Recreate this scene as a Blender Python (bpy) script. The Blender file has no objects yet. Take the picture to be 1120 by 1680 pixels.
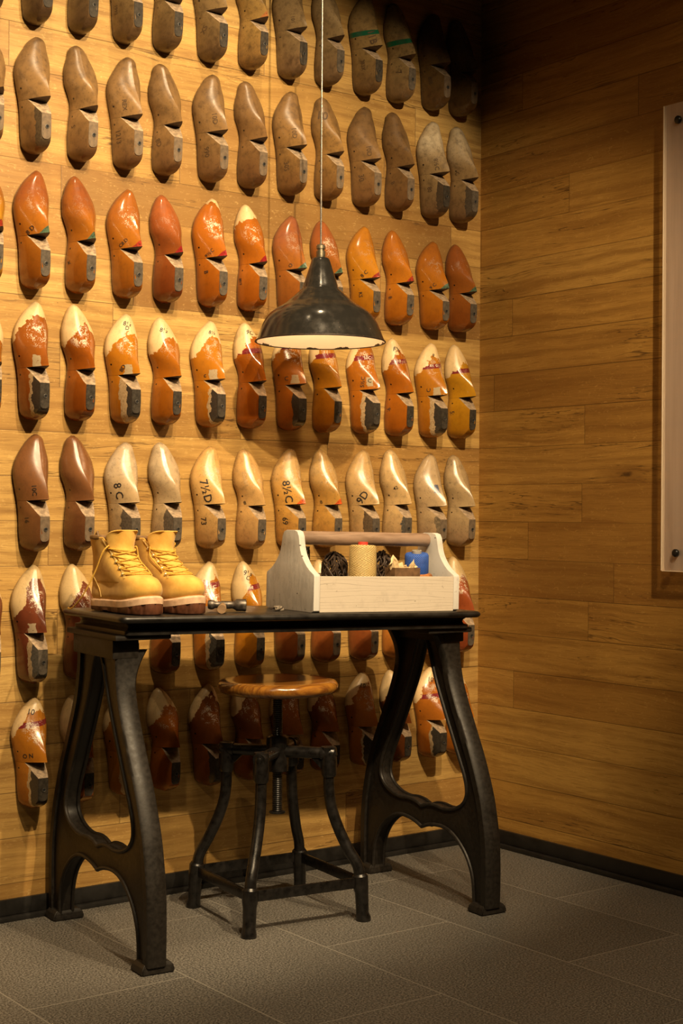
import bpy, bmesh, math, random
from mathutils import Vector, Matrix
from mathutils.bvhtree import BVHTree
sc = bpy.context.scene
COL = sc.collection
PI = math.pi
# ------------------------------------------------------------------ helpers
def link(o, parent=None):
    COL.objects.link(o)
    if parent: o.parent = parent
    return o
def tag(o, label=None, cat=None, group=None, kind=None):
    if label: o['label'] = label
    if cat: o['category'] = cat
    if group: o['group'] = group
    if kind: o['kind'] = kind
    return o
def thing(name, label, cat, mat=None, group=None):
    o = bpy.data.objects.new(name, None); o.empty_display_size = .05
    link(o)
    if mat is not None: o.matrix_world = mat
    return tag(o, label, cat, group)
def pyobj(name, verts, faces, mats, parent=None, smooth=True, angle=40, midx=None):
    me = bpy.data.meshes.new(name)
    me.from_pydata([tuple(v) for v in verts], [], [tuple(f) for f in faces]); me.update()
    if not isinstance(mats, (list, tuple)): mats = [mats]
    for m in mats: me.materials.append(m)
    if midx: me.polygons.foreach_set('material_index', midx)
    if smooth:
        me.polygons.foreach_set('use_smooth', [True]*len(me.polygons))
        if angle: me.set_sharp_from_angle(angle=math.radians(angle))
    return link(bpy.data.objects.new(name, me), parent)
class MB:
    """collects simple shapes into one mesh"""
    def __init__(s): s.v = []; s.f = []; s.m = []; s.mi = 0
    def add(s, V, F):
        b = len(s.v); s.v += [Vector(v) for v in V]; s.f += [tuple(b+i for i in f) for f in F]; s.m += [s.mi]*len(F); return s
    def box(s, x0, x1, y0, y1, z0, z1, bev=0.0, M=None):
        bm = bmesh.new()
        V = [bm.verts.new(p) for p in [(x0,y0,z0),(x1,y0,z0),(x1,y1,z0),(x0,y1,z0),(x0,y0,z1),(x1,y0,z1),(x1,y1,z1),(x0,y1,z1)]]
        for f in [(3,2,1,0),(4,5,6,7),(0,1,5,4),(1,2,6,5),(2,3,7,6),(3,0,4,7)]: bm.faces.new([V[i] for i in f])
        if bev: bmesh.ops.bevel(bm, geom=bm.edges[:], offset=bev, segments=2, affect='EDGES', profile=.6)
        return s.bm(bm, M)
    def bm(s, bm, M=None):
        if M is not None: bm.transform(M)
        bm.verts.index_update()
        V = [v.co.copy() for v in bm.verts]; F = [[v.index for v in f.verts] for f in bm.faces]; bm.free()
        return s.add(V, F)
    def lathe(s, prof, n=32, M=None, caps=True):
        V = []; F = []
        for r, z in prof:
            for k in range(n): a = 2*PI*k/n; V.append(Vector((r*math.cos(a), r*math.sin(a), z)))
        for i in range(len(prof)-1):
            for k in range(n): F.append((i*n+k, i*n+(k+1)%n, (i+1)*n+(k+1)%n, (i+1)*n+k))
        if caps:
            F.append(tuple(range(n-1, -1, -1))); q = (len(prof)-1)*n; F.append(tuple(range(q, q+n)))
        if M is not None: V = [M @ v for v in V]
        return s.add(V, F)
    def tube(s, pts, r, n=10, caps=True, closed=False):
        pts = [Vector(p) for p in pts]; N = len(pts); V = []; F = []
        R = r if isinstance(r, (list, tuple)) else [r]*N
        up = Vector((0, 0, 1)); prev = None
        for i, p in enumerate(pts):
            a = pts[i-1] if (i or closed) else p; b = pts[(i+1) % N] if (i < N-1 or closed) else p
            t = (b-a).normalized()
            if prev is None:
                u = up if abs(t.dot(up)) < .9 else Vector((1, 0, 0)); x = t.cross(u).normalized()
            else: x = (prev - t*prev.dot(t)).normalized()
            prev = x; y = t.cross(x)
            for k in range(n): c = 2*PI*k/n; V.append(p + (x*math.cos(c)+y*math.sin(c))*R[i])
        for i in range(N if closed else N-1):
            j = (i+1) % N
            for k in range(n): F.append((i*n+k, i*n+(k+1)%n, j*n+(k+1)%n, j*n+k))
        if caps and not closed: F.append(tuple(range(n-1, -1, -1))); F.append(tuple(range((N-1)*n, N*n)))
        return s.add(V, F)
    def prism(s, outline, holes, axis_map, d0, d1, bev=0.0):
        """2-D outline with holes, filled and extruded; axis_map(a, b, d) -> point"""
        bm = bmesh.new(); E = []
        for loop in [outline]+list(holes):
            vs = [bm.verts.new((a, b, 0)) for a, b in loop]
            for i in range(len(vs)): E.append(bm.edges.new((vs[i], vs[(i+1) % len(vs)])))
        bmesh.ops.triangle_fill(bm, use_beauty=True, use_dissolve=False, edges=E)
        bmesh.ops.recalc_face_normals(bm, faces=bm.faces[:])
        g = bmesh.ops.extrude_face_region(bm, geom=bm.faces[:])
        for e in g['geom']:
            if isinstance(e, bmesh.types.BMVert): e.co.z = 1
        for v in bm.verts:
            v.co = Vector(axis_map(v.co.x, v.co.y, d1 if v.co.z > .5 else d0))
        bmesh.ops.recalc_face_normals(bm, faces=bm.faces[:])
        if bev:
            ee = [e for e in bm.edges if len(e.link_faces) == 2 and e.calc_face_angle(0) > 1.2]
            bmesh.ops.bevel(bm, geom=ee, offset=bev, segments=2, affect='EDGES', profile=.6)
        return s.bm(bm)
    def out(s, name, mats, parent=None, smooth=True, angle=35):
        bm = bmesh.new(); vs = [bm.verts.new(v) for v in s.v]
        for f, m in zip(s.f, s.m):
            try: q = bm.faces.new([vs[i] for i in f]); q.material_index = m
            except ValueError: pass
        bmesh.ops.recalc_face_normals(bm, faces=bm.faces[:])
        me = bpy.data.meshes.new(name); bm.to_mesh(me); bm.free()
        for m in (mats if isinstance(mats, (list, tuple)) else [mats]): me.materials.append(m)
        if smooth:
            me.polygons.foreach_set('use_smooth', [True]*len(me.polygons)); me.set_sharp_from_angle(angle=math.radians(angle))
        return link(bpy.data.objects.new(name, me), parent)
def cr(P, n=8, closed=False):
    """Catmull-Rom through points of any dimension"""
    P = [Vector(p) for p in P]; N = len(P); out = []
    g = (lambda i: P[i % N]) if closed else (lambda i: P[min(max(i, 0), N-1)])
    for i in range(N if closed else N-1):
        a, b, c, d = g(i-1), g(i), g(i+1), g(i+2)
        for k in range(n):
            t = k/n; out.append(.5*((2*b)+(c-a)*t+(2*a-5*b+4*c-d)*t*t+(3*b-a-3*c+d)*t**3))
    if not closed: out.append(P[-1].copy())
    return out
def tab(T, x):
    """smooth monotone-ish interpolation in a table of (x, y)"""
    if x <= T[0][0]: return T[0][1]
    if x >= T[-1][0]: return T[-1][1]
    for i in range(len(T)-1):
        if T[i][0] <= x <= T[i+1][0]: break
    x0, y0 = T[i]; x1, y1 = T[i+1]; h = x1-x0; d = (y1-y0)/h
    def sl(j):
        if j <= 0 or j >= len(T)-1: return d if j in (i, i+1) else 0
        a = (T[j][1]-T[j-1][1])/(T[j][0]-T[j-1][0]); b = (T[j+1][1]-T[j][1])/(T[j+1][0]-T[j][0])
        return 0 if a*b <= 0 else 2*a*b/(a+b)
    m0, m1 = sl(i), sl(i+1); t = (x-x0)/h
    return y0*(2*t**3-3*t*t+1)+m0*h*(t**3-2*t*t+t)+y1*(-2*t**3+3*t*t)+m1*h*(t**3-t*t)
# ------------------------------------------------------------------ node helpers
class NT:
    def __init__(s, tree): s.t = tree; s.n = tree.nodes; s.l = tree.links
    def put(s, sock, v):
        if isinstance(v, bpy.types.NodeSocket): s.l.new(v, sock)
        elif v is not None:
            if isinstance(v, (tuple, list)) and len(v) == 3 and sock.type == 'RGBA': v = (*v, 1)
            sock.default_value = v
    def node(s, typ, ins=None, **props):
        n = s.n.new(typ)
        for k, v in props.items(): setattr(n, k, v)
        for k, v in (ins or {}).items(): s.put(n.inputs[k], v)
        return n
    def m(s, op, a, b=None, c=None, clamp=False):
        n = s.n.new('ShaderNodeMath'); n.operation = op; n.use_clamp = clamp
        s.put(n.inputs[0], a); s.put(n.inputs[1], b); s.put(n.inputs[2], c); return n.outputs[0]
    def mix(s, f, a, b, blend='MIX'):
        n = s.n.new('ShaderNodeMix'); n.data_type = 'RGBA'; n.blend_type = blend; n.clamp_factor = True
        s.put(n.inputs[0], f); s.put(n.inputs[6], a); s.put(n.inputs[7], b); return n.outputs[2]
    def ss(s, x, a, b, o0=0., o1=1.):
        n = s.n.new('ShaderNodeMapRange'); n.interpolation_type = 'SMOOTHSTEP'
        s.put(n.inputs[0], x); s.put(n.inputs[1], a); s.put(n.inputs[2], b); s.put(n.inputs[3], o0); s.put(n.inputs[4], o1); return n.outputs[0]
    def noise(s, vec, scale, detail=3, rough=.55, dist=0., dim='3D'):
        n = s.node('ShaderNodeTexNoise', {'Scale': scale, 'Detail': detail, 'Roughness': rough, 'Distortion': dist}, noise_dimensions=dim)
        s.put(n.inputs['Vector'], vec); return n.outputs[0]
    def map(s, vec, scale=(1, 1, 1), loc=(0, 0, 0), rot=(0, 0, 0)):
        n = s.node('ShaderNodeMapping', {'Location': loc, 'Rotation': rot, 'Scale': scale}); s.put(n.inputs['Vector'], vec); return n.outputs[0]
    def ramp(s, f, stops):
        n = s.n.new('ShaderNodeValToRGB'); e = n.color_ramp.elements
        while len(e) < len(stops): e.new(.5)
        for q, (p, c) in zip(e, stops): q.position = p; q.color = (*c, 1) if len(c) == 3 else c
        s.put(n.inputs[0], f); return n.outputs[0]
    def xyz(s, vec):
        n = s.n.new('ShaderNodeSeparateXYZ'); s.put(n.inputs[0], vec); return n.outputs
    def vec(s, x, y, z):
        n = s.n.new('ShaderNodeCombineXYZ'); s.put(n.inputs[0], x); s.put(n.inputs[1], y); s.put(n.inputs[2], z); return n.outputs[0]
    def bump(s, h, strength=.3, dist=.002):
        n = s.node('ShaderNodeBump', {'Strength': strength, 'Distance': dist}); s.put(n.inputs['Height'], h); return n.outputs[0]
def material(name):
    m = bpy.data.materials.new(name); m.use_nodes = True; t = NT(m.node_tree)
    b = m.node_tree.nodes['Principled BSDF']; return m, t, b
def objco(t): return t.node('ShaderNodeTexCoord').outputs['Object']
def simple(name, col, rough=.5, metal=0., nscale=60, namt=.25, bump=.15, coat=0., spec=.5):
    m, t, b = material(name); oc = objco(t)
    n = t.noise(oc, nscale, 4)
    c = t.mix(t.ss(n, .3, .7), tuple(x*(1-namt) for x in col), tuple(min(1, x*(1+namt)) for x in col))
    t.put(b.inputs['Base Color'], c); t.put(b.inputs['Roughness'], t.ss(n, .2, .8, rough*.85, min(1, rough*1.15)))
    b.inputs['Metallic'].default_value = metal; b.inputs['Coat Weight'].default_value = coat; b.inputs['Specular IOR Level'].default_value = spec
    if bump: t.put(b.inputs['Normal'], t.bump(n, bump, .001))
    return m
def S(r, g, b):  # sRGB 0-255 -> linear
    f = lambda c: c/12.92 if c <= .04045 else ((c+.055)/1.055)**2.4
    return tuple(f(v/255) for v in (r, g, b))
# ------------------------------------------------------------------ camera
cam = bpy.data.cameras.new('camera'); camo = link(bpy.data.objects.new('camera', cam))
r_, u_, f_ = Vector((0.79998826, -0.59998626, 0.0059397)), Vector((-0.00490545, 0.00335889, 0.99998233)), Vector((0.5999956, 0.80000326, 0.00025613))
Mc = Matrix.Identity(4)
for i in range(3): Mc[i][0] = r_[i]; Mc[i][1] = u_[i]; Mc[i][2] = -f_[i]
Mc[0][3], Mc[1][3], Mc[2][3] = -3.22126601, -3.55946546, 1.05
camo.matrix_world = Mc
cam.sensor_fit = 'VERTICAL'; cam.sensor_height = 36; cam.lens = 2439.037/1680*36; cam.clip_start = .05
sc.camera = camo
# ------------------------------------------------------------------ plank wall material
PITCH = .1165; JOINT = 1.0235
def plank_material(name, ax, gain=1.0, seed=0.0, tint=(1.01, .78)):
    m, t, b = material(name); X = t.xyz(objco(t))
    u = X[0] if ax == 'x' else X[1]; z = X[2]
    rowf = t.m('DIVIDE', t.m('SUBTRACT', z, JOINT-PITCH*20), PITCH)
    row = t.m('FLOOR', rowf); fr = t.m('FRACT', rowf)
    wn = t.node('ShaderNodeTexWhiteNoise', {'W': t.m('ADD', row, seed)}, noise_dimensions='1D')
    off = t.m('MULTIPLY', wn.outputs[0], 7.)
    LEN = 1.35
    cf = t.m('DIVIDE', t.m('ADD', u, t.m('ADD', off, 20.)), LEN)
    colr = t.m('FLOOR', cf); fc = t.m('FRACT', cf)
    wn2 = t.node('ShaderNodeTexWhiteNoise', {'Vector': t.vec(row, colr, seed+3.3)}, noise_dimensions='3D')
    R = t.node('ShaderNodeSeparateColor', {'Color': wn2.outputs['Color']}).outputs
    # grain space, shifted per plank
    gu = t.m('ADD', u, t.m('MULTIPLY', R[0], 37.)); gz = t.m('ADD', z, t.m('MULTIPLY', R[1], 11.))
    # slow warp for cathedral grain
    w = t.noise(t.vec(t.m('MULTIPLY', gu, 2.2), t.m('MULTIPLY', gz, 9.), R[2]), 1., 2)
    gz2 = t.m('ADD', gz, t.m('MULTIPLY', t.m('SUBTRACT', w, .5), .05))
    fine = t.noise(t.vec(t.m('MULTIPLY', gu, 14.), t.m('MULTIPLY', gz2, 420.), 0.), 1., 3, .6)
    band = t.noise(t.vec(t.m('MULTIPLY', gu, 1.6), t.m('MULTIPLY', gz2, 38.), 2.), 1., 3, .55)
    fleck = t.noise(t.vec(t.m('MULTIPLY', gu, 60.), t.m('MULTIPLY', gz, 130.), 5.), 1., 2, .5, 1.5)
    base = t.ramp(R[0], [(0., (.36, .215, .078)), (.25, (.45, .29, .108)), (.6, (.52, .345, .135)), (.82, (.55, .385, .165)), (.93, (.36, .225, .085)), (1., (.22, .125, .048))])
    c = t.mix(t.ss(band, .38, .68), base, t.mix(.62, base, (.22, .115, .036)))
    c = t.mix(t.m('MULTIPLY', t.ss(fine, .46, .72), .55), c, (.19, .095, .028))
    c = t.mix(t.m('MULTIPLY', t.ss(fleck, .58, .74), .30), c, (.74, .55, .27))
    big = t.noise(t.vec(t.m('MULTIPLY', u, 2.5), t.m('MULTIPLY', z, 2.5), 1.), 1., 2)
    c = t.mix(t.m('MULTIPLY', t.ss(big, .42, .72), .38), c, (.30, .17, .055))
    # knots and cracks
    kv = t.vec(t.m('MULTIPLY', gu, 2.1), t.m('MULTIPLY', gz, 7.5), 0.)
    nz = t.noise(t.vec(t.m('MULTIPLY', gu, 25.), t.m('MULTIPLY', gz, 60.), 0.), 1., 3)
    vo = t.node('ShaderNodeTexVoronoi', {'Scale': 1.0, 'Randomness': 1.}, feature='F1'); t.put(vo.inputs['Vector'], kv)
    kd = t.m('ADD', vo.outputs['Distance'], t.m('MULTIPLY', t.m('SUBTRACT', nz, .5), .16))
    kr = t.node('ShaderNodeSeparateColor', {'Color': vo.outputs['Color']}).outputs
    kon = t.m('GREATER_THAN', kr[0], .52)
    halo = t.m('MULTIPLY', t.ss(kd, .32, .04), kon)
    core = t.m('MULTIPLY', t.ss(kd, .09, .03), kon)
    c = t.mix(t.m('MULTIPLY', halo, .55), c, (.20, .10, .03))
    c = t.mix(t.m('MULTIPLY', core, .85), c, (.05, .025, .012))
    crack = t.noise(t.vec(t.m('MULTIPLY', gu, 1.1), t.m('MULTIPLY', gz2, 26.), 7.), 1., 4, .7, .6)
    ck = t.m('MULTIPLY', t.ss(t.m('ABSOLUTE', t.m('SUBTRACT', crack, .5)), .013, .0), t.ss(t.noise(t.vec(t.m('MULTIPLY', gu, 1.5), t.m('MULTIPLY', gz, 5.), 9.), 1., 2), .50, .60))
    c = t.mix(t.m('MULTIPLY', ck, .8), c, (.06, .03, .012))
    spk = t.noise(t.vec(t.m('MULTIPLY', gu, 110.), t.m('MULTIPLY', gz, 170.), 4.), 1., 1)
    spm = t.m('MULTIPLY', t.ss(spk, .76, .80), t.ss(t.noise(t.vec(t.m('MULTIPLY', gu, 3.), t.m('MULTIPLY', gz, 9.), 13.), 1., 2), .50, .62))
    c = t.mix(t.m('MULTIPLY', spm, .8), c, (.05, .025, .01))
    # joints
    je = t.m('MINIMUM', fr, t.m('SUBTRACT', 1., fr)); jz = t.ss(je, .014, .004)
    ee = t.m('MINIMUM', fc, t.m('SUBTRACT', 1., fc)); ju = t.ss(ee, .0013, .0005)
    jj = t.m('MAXIMUM', t.m('MULTIPLY', jz, t.ss(R[2], .1, .5, .35, .95)), t.m('MULTIPLY', ju, .7))
    c = t.mix(t.m('MULTIPLY', jj, .75), c, (.06, .03, .01))
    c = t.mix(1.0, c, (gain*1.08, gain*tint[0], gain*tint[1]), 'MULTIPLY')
    t.put(b.inputs['Base Color'], c)
    t.put(b.inputs['Roughness'], t.ss(fine, .2, .8, .42, .6)); b.inputs['Specular IOR Level'].default_value = .35
    hgt = t.m('SUBTRACT', t.m('ADD', t.m('MULTIPLY', fine, .12), t.m('MULTIPLY', R[1], .1)), t.m('ADD', jj, t.m('MULTIPLY', core, .5)))
    t.put(b.inputs['Normal'], t.bump(hgt, .35, .0015))
    return m
M_back = plank_material('oak_planks_back', 'x', 1.0, 0.)
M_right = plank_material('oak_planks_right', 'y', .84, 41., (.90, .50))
M_black = simple('black_base_paint', (.012, .011, .010), .45, 0, 30, .3, .1)
M_ceil = simple('dark_ceiling_paint', (.02, .018, .016), .9, 0, 20, .2, .1)
# floor tiles
def floor_material():
    m, t, b = material('grey_stone_tile'); X = t.xyz(objco(t))
    W_, L_ = .388, .845
    cf = t.m('DIVIDE', t.m('ADD', X[0], .316-W_*-40), W_); ci = t.m('FLOOR', cf); fx = t.m('FRACT', cf)
    par = t.m('MULTIPLY', t.m('FRACT', t.m('MULTIPLY', ci, .5)), 2.)   # 0 / 1
    rf = t.m('DIVIDE', t.m('ADD', t.m('ADD', X[1], .25+L_*20), t.m('MULTIPLY', t.m('SUBTRACT', 1., par), .418)), L_); ri = t.m('FLOOR', rf); fy = t.m('FRACT', rf)
    dx = t.m('MULTIPLY', t.m('MINIMUM', fx, t.m('SUBTRACT', 1., fx)), W_); dy = t.m('MULTIPLY', t.m('MINIMUM', fy, t.m('SUBTRACT', 1., fy)), L_)
    d = t.m('MINIMUM', dx, dy); g = t.ss(d, .0024, .0012)
    wn = t.node('ShaderNodeTexWhiteNoise', {'Vector': t.vec(ci, ri, 0.)}, noise_dimensions='3D')
    tone = t.ss(wn.outputs[0], 0., 1., .88, 1.1)
    oc = objco(t)
    sp = t.noise(oc, 210., 2, .75); sp2 = t.noise(oc, 120., 3, .6); big = t.noise(oc, 3.5, 3)
    c = t.mix(t.ss(sp, .38, .64), (.040, .038, .034), (.205, .192, .170))
    c = t.mix(t.m('MULTIPLY', t.ss(sp2, .64, .72), .55), c, (.34, .325, .30))
    c = t.mix(t.m('MULTIPLY', t.ss(big, .4, .7), .22), c, (.07, .064, .055))
    c = t.mix(1., c, t.vec(tone, tone, tone), 'MULTIPLY')
    c = t.mix(t.m('MULTIPLY', g, .8), c, (.25, .235, .205))
    t.put(b.inputs['Base Color'], c); t.put(b.inputs['Roughness'], t.ss(sp, .3, .7, .5, .68)); b.inputs['Specular IOR Level'].default_value = .35
    t.put(b.inputs['Normal'], t.bump(t.m('SUBTRACT', t.m('MULTIPLY', sp, .35), g), .4, .001))
    return m
# ------------------------------------------------------------------ room shell
RX0, RY0, RH = -5.2, -5.2, 3.3
MB().box(RX0, .12, 0, .12, 0, RH).out('wall_back', M_back, smooth=False)['kind'] = 'structure'
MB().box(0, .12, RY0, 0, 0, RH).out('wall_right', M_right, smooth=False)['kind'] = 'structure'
MB().box(RX0, .12, RY0, .12, -.1, 0).out('floor', floor_material(), smooth=False)['kind'] = 'structure'
MB().box(RX0, .12, RY0, .12, RH, RH+.1).out('ceiling', M_ceil, smooth=False)['kind'] = 'structure'
b_ = MB(); b_.box(RX0, 0, -.010, 0, .014, .054, .001); b_.box(RX0, 0, -.024, 0, 0, .013, .003); b_.out('baseboard_back', M_black)['kind'] = 'structure'
b_ = MB(); b_.box(-.010, 0, RY0, -.010, .014, .054, .001); b_.box(-.024, 0, RY0, -.024, 0, .013, .003); b_.out('baseboard_right', M_black)['kind'] = 'structure'
# ------------------------------------------------------------------ shoe last paint (one node group, per-last inputs)
def last_group():
    g = bpy.data.node_groups.new('last_paint', 'ShaderNodeTree'); t = NT(g)
    def inp(n, typ, d):
        s = g.interface.new_socket(n, in_out='INPUT', socket_type=typ); s.default_value = d
    for n, typ, d in [('Paint', 'NodeSocketColor', (.5, .2, .03, 1)), ('Wood', 'NodeSocketColor', (.7, .55, .35, 1)), ('Tint', 'NodeSocketColor', (.3, .1, .05, 1)), ('TintAmt', 'NodeSocketFloat', 0.),
                      ('Zb', 'NodeSocketFloat', 9.), ('Arch', 'NodeSocketFloat', .05), ('Xc', 'NodeSocketFloat', 0.), ('Worn', 'NodeSocketFloat', 0.), ('BandZ', 'NodeSocketFloat', -9.), ('BandCol', 'NodeSocketColor', (.19, .02, .024, 1)),
                      ('TriOn', 'NodeSocketFloat', 0.), ('TriCol', 'NodeSocketColor', (.1, .2, .1, 1)), ('H1', 'NodeSocketFloat', 9.), ('H2', 'NodeSocketFloat', 9.), ('PatchCol', 'NodeSocketColor', (.1, .09, .075, 1)),
                      ('LabX', 'NodeSocketFloat', 9.), ('LabZ', 'NodeSocketFloat', 9.), ('LabCol', 'NodeSocketColor', (.42, .33, .20, 1)), ('Rough', 'NodeSocketFloat', .3), ('Dirt', 'NodeSocketFloat', .3), ('Seed', 'NodeSocketFloat', 0.), ('Len', 'NodeSocketFloat', .3)]: inp(n, typ, d)
    g.interface.new_socket('Shader', in_out='OUTPUT', socket_type='NodeSocketShader')
    I = g.nodes.new('NodeGroupInput').outputs; O = g.nodes.new('NodeGroupOutput')
    oc = t.node('ShaderNodeTexCoord').outputs['Object']; X = t.xyz(oc)
    x = X[0]; h = t.m('MULTIPLY', X[1], -1.); z = t.m('MULTIPLY', X[2], t.m('DIVIDE', .3, I['Len']))
    sv = t.vec(t.m('MULTIPLY', I['Seed'], 1.7), t.m('MULTIPLY', I['Seed'], 3.1), I['Seed'])
    V = t.node('ShaderNodeVectorMath', {0: oc, 1: sv}, operation='ADD').outputs[0]
    n1 = t.noise(V, 55., 4, .6); n2 = t.noise(V, 190., 3, .65); n3 = t.noise(V, 18., 3, .6); n4 = t.noise(t.map(V, (160., 160., 14.)), 1., 3, .6)
    # paint / bare boundary: a tongue of paint that reaches up the middle of the forepart
    q = t.m('DIVIDE', t.m('SUBTRACT', x, I['Xc']), .04)
    bnd = t.m('SUBTRACT', I['Zb'], t.m('MULTIPLY', I['Arch'], t.m('MULTIPLY', q, q)))
    bnd = t.m('ADD', bnd, t.m('ADD', t.m('MULTIPLY', t.m('SUBTRACT', n1, .5), .045), t.m('MULTIPLY', t.m('SUBTRACT', n3, .5), .06)))
    painted = t.ss(t.m('SUBTRACT', bnd, z), -.0012, .0012)
    wood = t.mix(t.m('MULTIPLY', t.ss(n4, .5, .8), .45), I['Wood'], t.mix(.55, I['Wood'], (.12, .08, .04)))
    wood = t.mix(t.m('MULTIPLY', t.ss(n3, .5, .75), t.m('MULTIPLY', I['Dirt'], .9)), wood, t.mix(.6, I['Wood'], (.10, .07, .04)))
    paint = t.mix(t.m('MULTIPLY', t.ss(z, .15, .25), t.m('MULTIPLY', I['TintAmt'], t.ss(n3, .25, .6, .5, 1.))), I['Paint'], I['Tint'])
    paint = t.mix(t.m('MULTIPLY', t.ss(n1, .42, .8), I['Dirt']), paint, t.mix(.75, paint, (.03, .015, .008)))
    paint = t.mix(t.m('MULTIPLY', t.ss(n4, .55, .8), .22), paint, t.mix(.6, paint, (.05, .02, .01)))
    paint = t.mix(t.m('MULTIPLY', t.ss(t.m('ADD', z, t.m('MULTIPLY', t.m('SUBTRACT', n3, .5), .09)), .115, .01), .62), paint, t.mix(1., paint, (.50, .38, .42), 'MULTIPLY'))
    bz = t.m('ABSOLUTE', t.m('SUBTRACT', z, t.m('ADD', I['BandZ'], t.m('MULTIPLY', x, .12))))
    bandm = t.m('MULTIPLY', t.ss(bz, .0078, .0066), t.ss(n2, .74, .66))
    paint = t.mix(bandm, paint, I['BandCol'])
    c = t.mix(painted, wood, paint)
    # worn-through patch on the throat
    wx = t.m('DIVIDE', t.m('ADD', x, .004), .03); wz = t.m('DIVIDE', t.m('SUBTRACT', z, .215), .038)
    wr = t.ss(t.m('ADD', t.m('MULTIPLY', wx, wx), t.m('MULTIPLY', wz, wz)), 1.2, .2)
    wm = t.m('MULTIPLY', t.ss(t.m('ADD', t.noise(V, 320., 3, .7), t.m('MULTIPLY', t.m('SUBTRACT', n1, .5), 1.0)), .57, .62), t.m('MULTIPLY', wr, I['Worn']))
    c = t.mix(wm, c, (.72, .60, .44))
    # corner patch beside the notch
    tri = t.m('SUBTRACT', t.m('MULTIPLY', t.m('SUBTRACT', t.m('ADD', h, t.m('MULTIPLY', x, .25)), .072), 1.0), t.m('SUBTRACT', z, .131))
    tm = t.m('MULTIPLY', t.m('MULTIPLY', t.ss(t.m('ADD', tri, t.m('MULTIPLY', t.m('SUBTRACT', n1, .5), .008)), 0., .001), t.m('GREATER_THAN', z, .12)), I['TriOn'])
    c = t.mix(tm, c, t.mix(t.ss(n2, .5, .62), I['TriCol'], t.mix(.6, I['TriCol'], (.02, .02, .015))))
    # small stuck label
    lm = t.m('MULTIPLY', t.ss(t.m('ABSOLUTE', t.m('SUBTRACT', t.m('ADD', x, t.m('MULTIPLY', n1, .012)), I['LabX'])), .0075, .0065), t.ss(t.m('ABSOLUTE', t.m('SUBTRACT', t.m('ADD', z, t.m('MULTIPLY', n3, .02)), t.m('ADD', I['LabZ'], .01))), .0145, .013))
    c = t.mix(t.m('MULTIPLY', lm, t.ss(n2, .7, .6)), c, I['LabCol'])
    # heel: bare strip then dark leathery patch next to the cone
    hz = t.m('ADD', h, t.m('ADD', t.m('MULTIPLY', t.m('SUBTRACT', n1, .5), .022), t.m('MULTIPLY', t.m('SUBTRACT', n3, .5), .02)))
    below = t.m('LESS_THAN', z, .1285)
    c = t.mix(t.m('MULTIPLY', t.ss(t.m('SUBTRACT', hz, I['H1']), 0., .0015), below), c, t.mix(t.ss(n2, .4, .7), (.46, .33, .18), (.30, .20, .10)))
    c = t.mix(t.m('MULTIPLY', t.ss(t.m('SUBTRACT', hz, I['H2']), 0., .0015), below), c, t.mix(t.ss(n2, .3, .7), I['PatchCol'], t.mix(.5, I['PatchCol'], (.02, .018, .015))))
    # two pin holes on the outer side, low by the sole
    for pz, ph in ((.158, .027), (.112, .024)):
        d2 = t.m('SQRT', t.m('ADD', t.m('POWER', t.m('SUBTRACT', z, pz), 2.), t.m('POWER', t.m('SUBTRACT', h, ph), 2.)))
        pm = t.m('MULTIPLY', t.ss(d2, .0029, .0021), t.m('LESS_THAN', x, 0.))
        c = t.mix(pm, c, (.012, .008, .006))
    c = t.mix(t.m('MULTIPLY', t.ss(n2, .58, .70), t.m('MULTIPLY', I['Dirt'], .8)), c, (.05, .03, .018))
    c = t.mix(t.m('MULTIPLY', t.ss(n3, .54, .70), t.m('MULTIPLY', I['Dirt'], .55)), c, t.mix(.7, c, (.07, .04, .02)))
    c = t.mix(t.m('MULTIPLY', t.ss(t.m('ADD', h, t.m('MULTIPLY', t.m('SUBTRACT', n1, .5), .012)), .024, .004), .55), c, t.mix(.8, c, (.02, .012, .006)))
    c = t.mix(t.m('MULTIPLY', t.ss(t.m('ADD', z, t.m('MULTIPLY', t.m('SUBTRACT', n1, .5), .03)), .282, .30), t.m('MULTIPLY', I['Dirt'], .8)), c, t.mix(.6, c, (.05, .03, .015)))
    ro = t.m('ADD', t.m('ADD', I['Rough'], t.m('MULTIPLY', t.m('SUBTRACT', 1., painted), .16)), t.m('MULTIPLY', t.m('SUBTRACT', n1, .5), .25), clamp=True)
    p = t.node('ShaderNodeBsdfPrincipled', {'Base Color': c, 'Roughness': ro, 'Specular IOR Level': .5, 'Normal': t.bump(t.m('ADD', t.m('MULTIPLY', n2, .5), t.m('MULTIPLY', wm, -.4)), .12, .001)})
    t.l.new(p.outputs[0], O.inputs[0]); return g
LG = last_group()
def last_material(P, seed, L):
    m = bpy.data.materials.new('last_paint'); m.use_nodes = True; nt = m.node_tree; nt.nodes.clear()
    g = nt.nodes.new('ShaderNodeGroup'); g.node_tree = LG; o = nt.nodes.new('ShaderNodeOutputMaterial'); nt.links.new(g.outputs[0], o.inputs[0])
    for k, v in P.items(): g.inputs[k].default_value = (*v, 1) if isinstance(v, tuple) else v
    g.inputs['Seed'].default_value = seed; g.inputs['Len'].default_value = L
    return m
M_raw = simple('raw_cut_wood', (.33, .24, .155), .75, 0, 120, .35, .3)
M_rawshade = simple('shaded_cut_wood', (.10, .065, .04), .8, 0, 120, .35, .3)  # cut wood darkened: shade of the downward notch face put into the colour
M_ink = simple('stamp_ink', (.02, .015, .012), .6, 0, 90, .3, 0)
M_burn = simple('burnt_stamp', (.085, .048, .022), .7, 0, 90, .3, 0)
M_white_ink = simple('white_ink', (.75, .65, .52), .6, 0, 90, .2, 0)
M_hole = simple('thimble_steel', (.07, .062, .052), .5, .4, 90, .3, .1)
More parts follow.
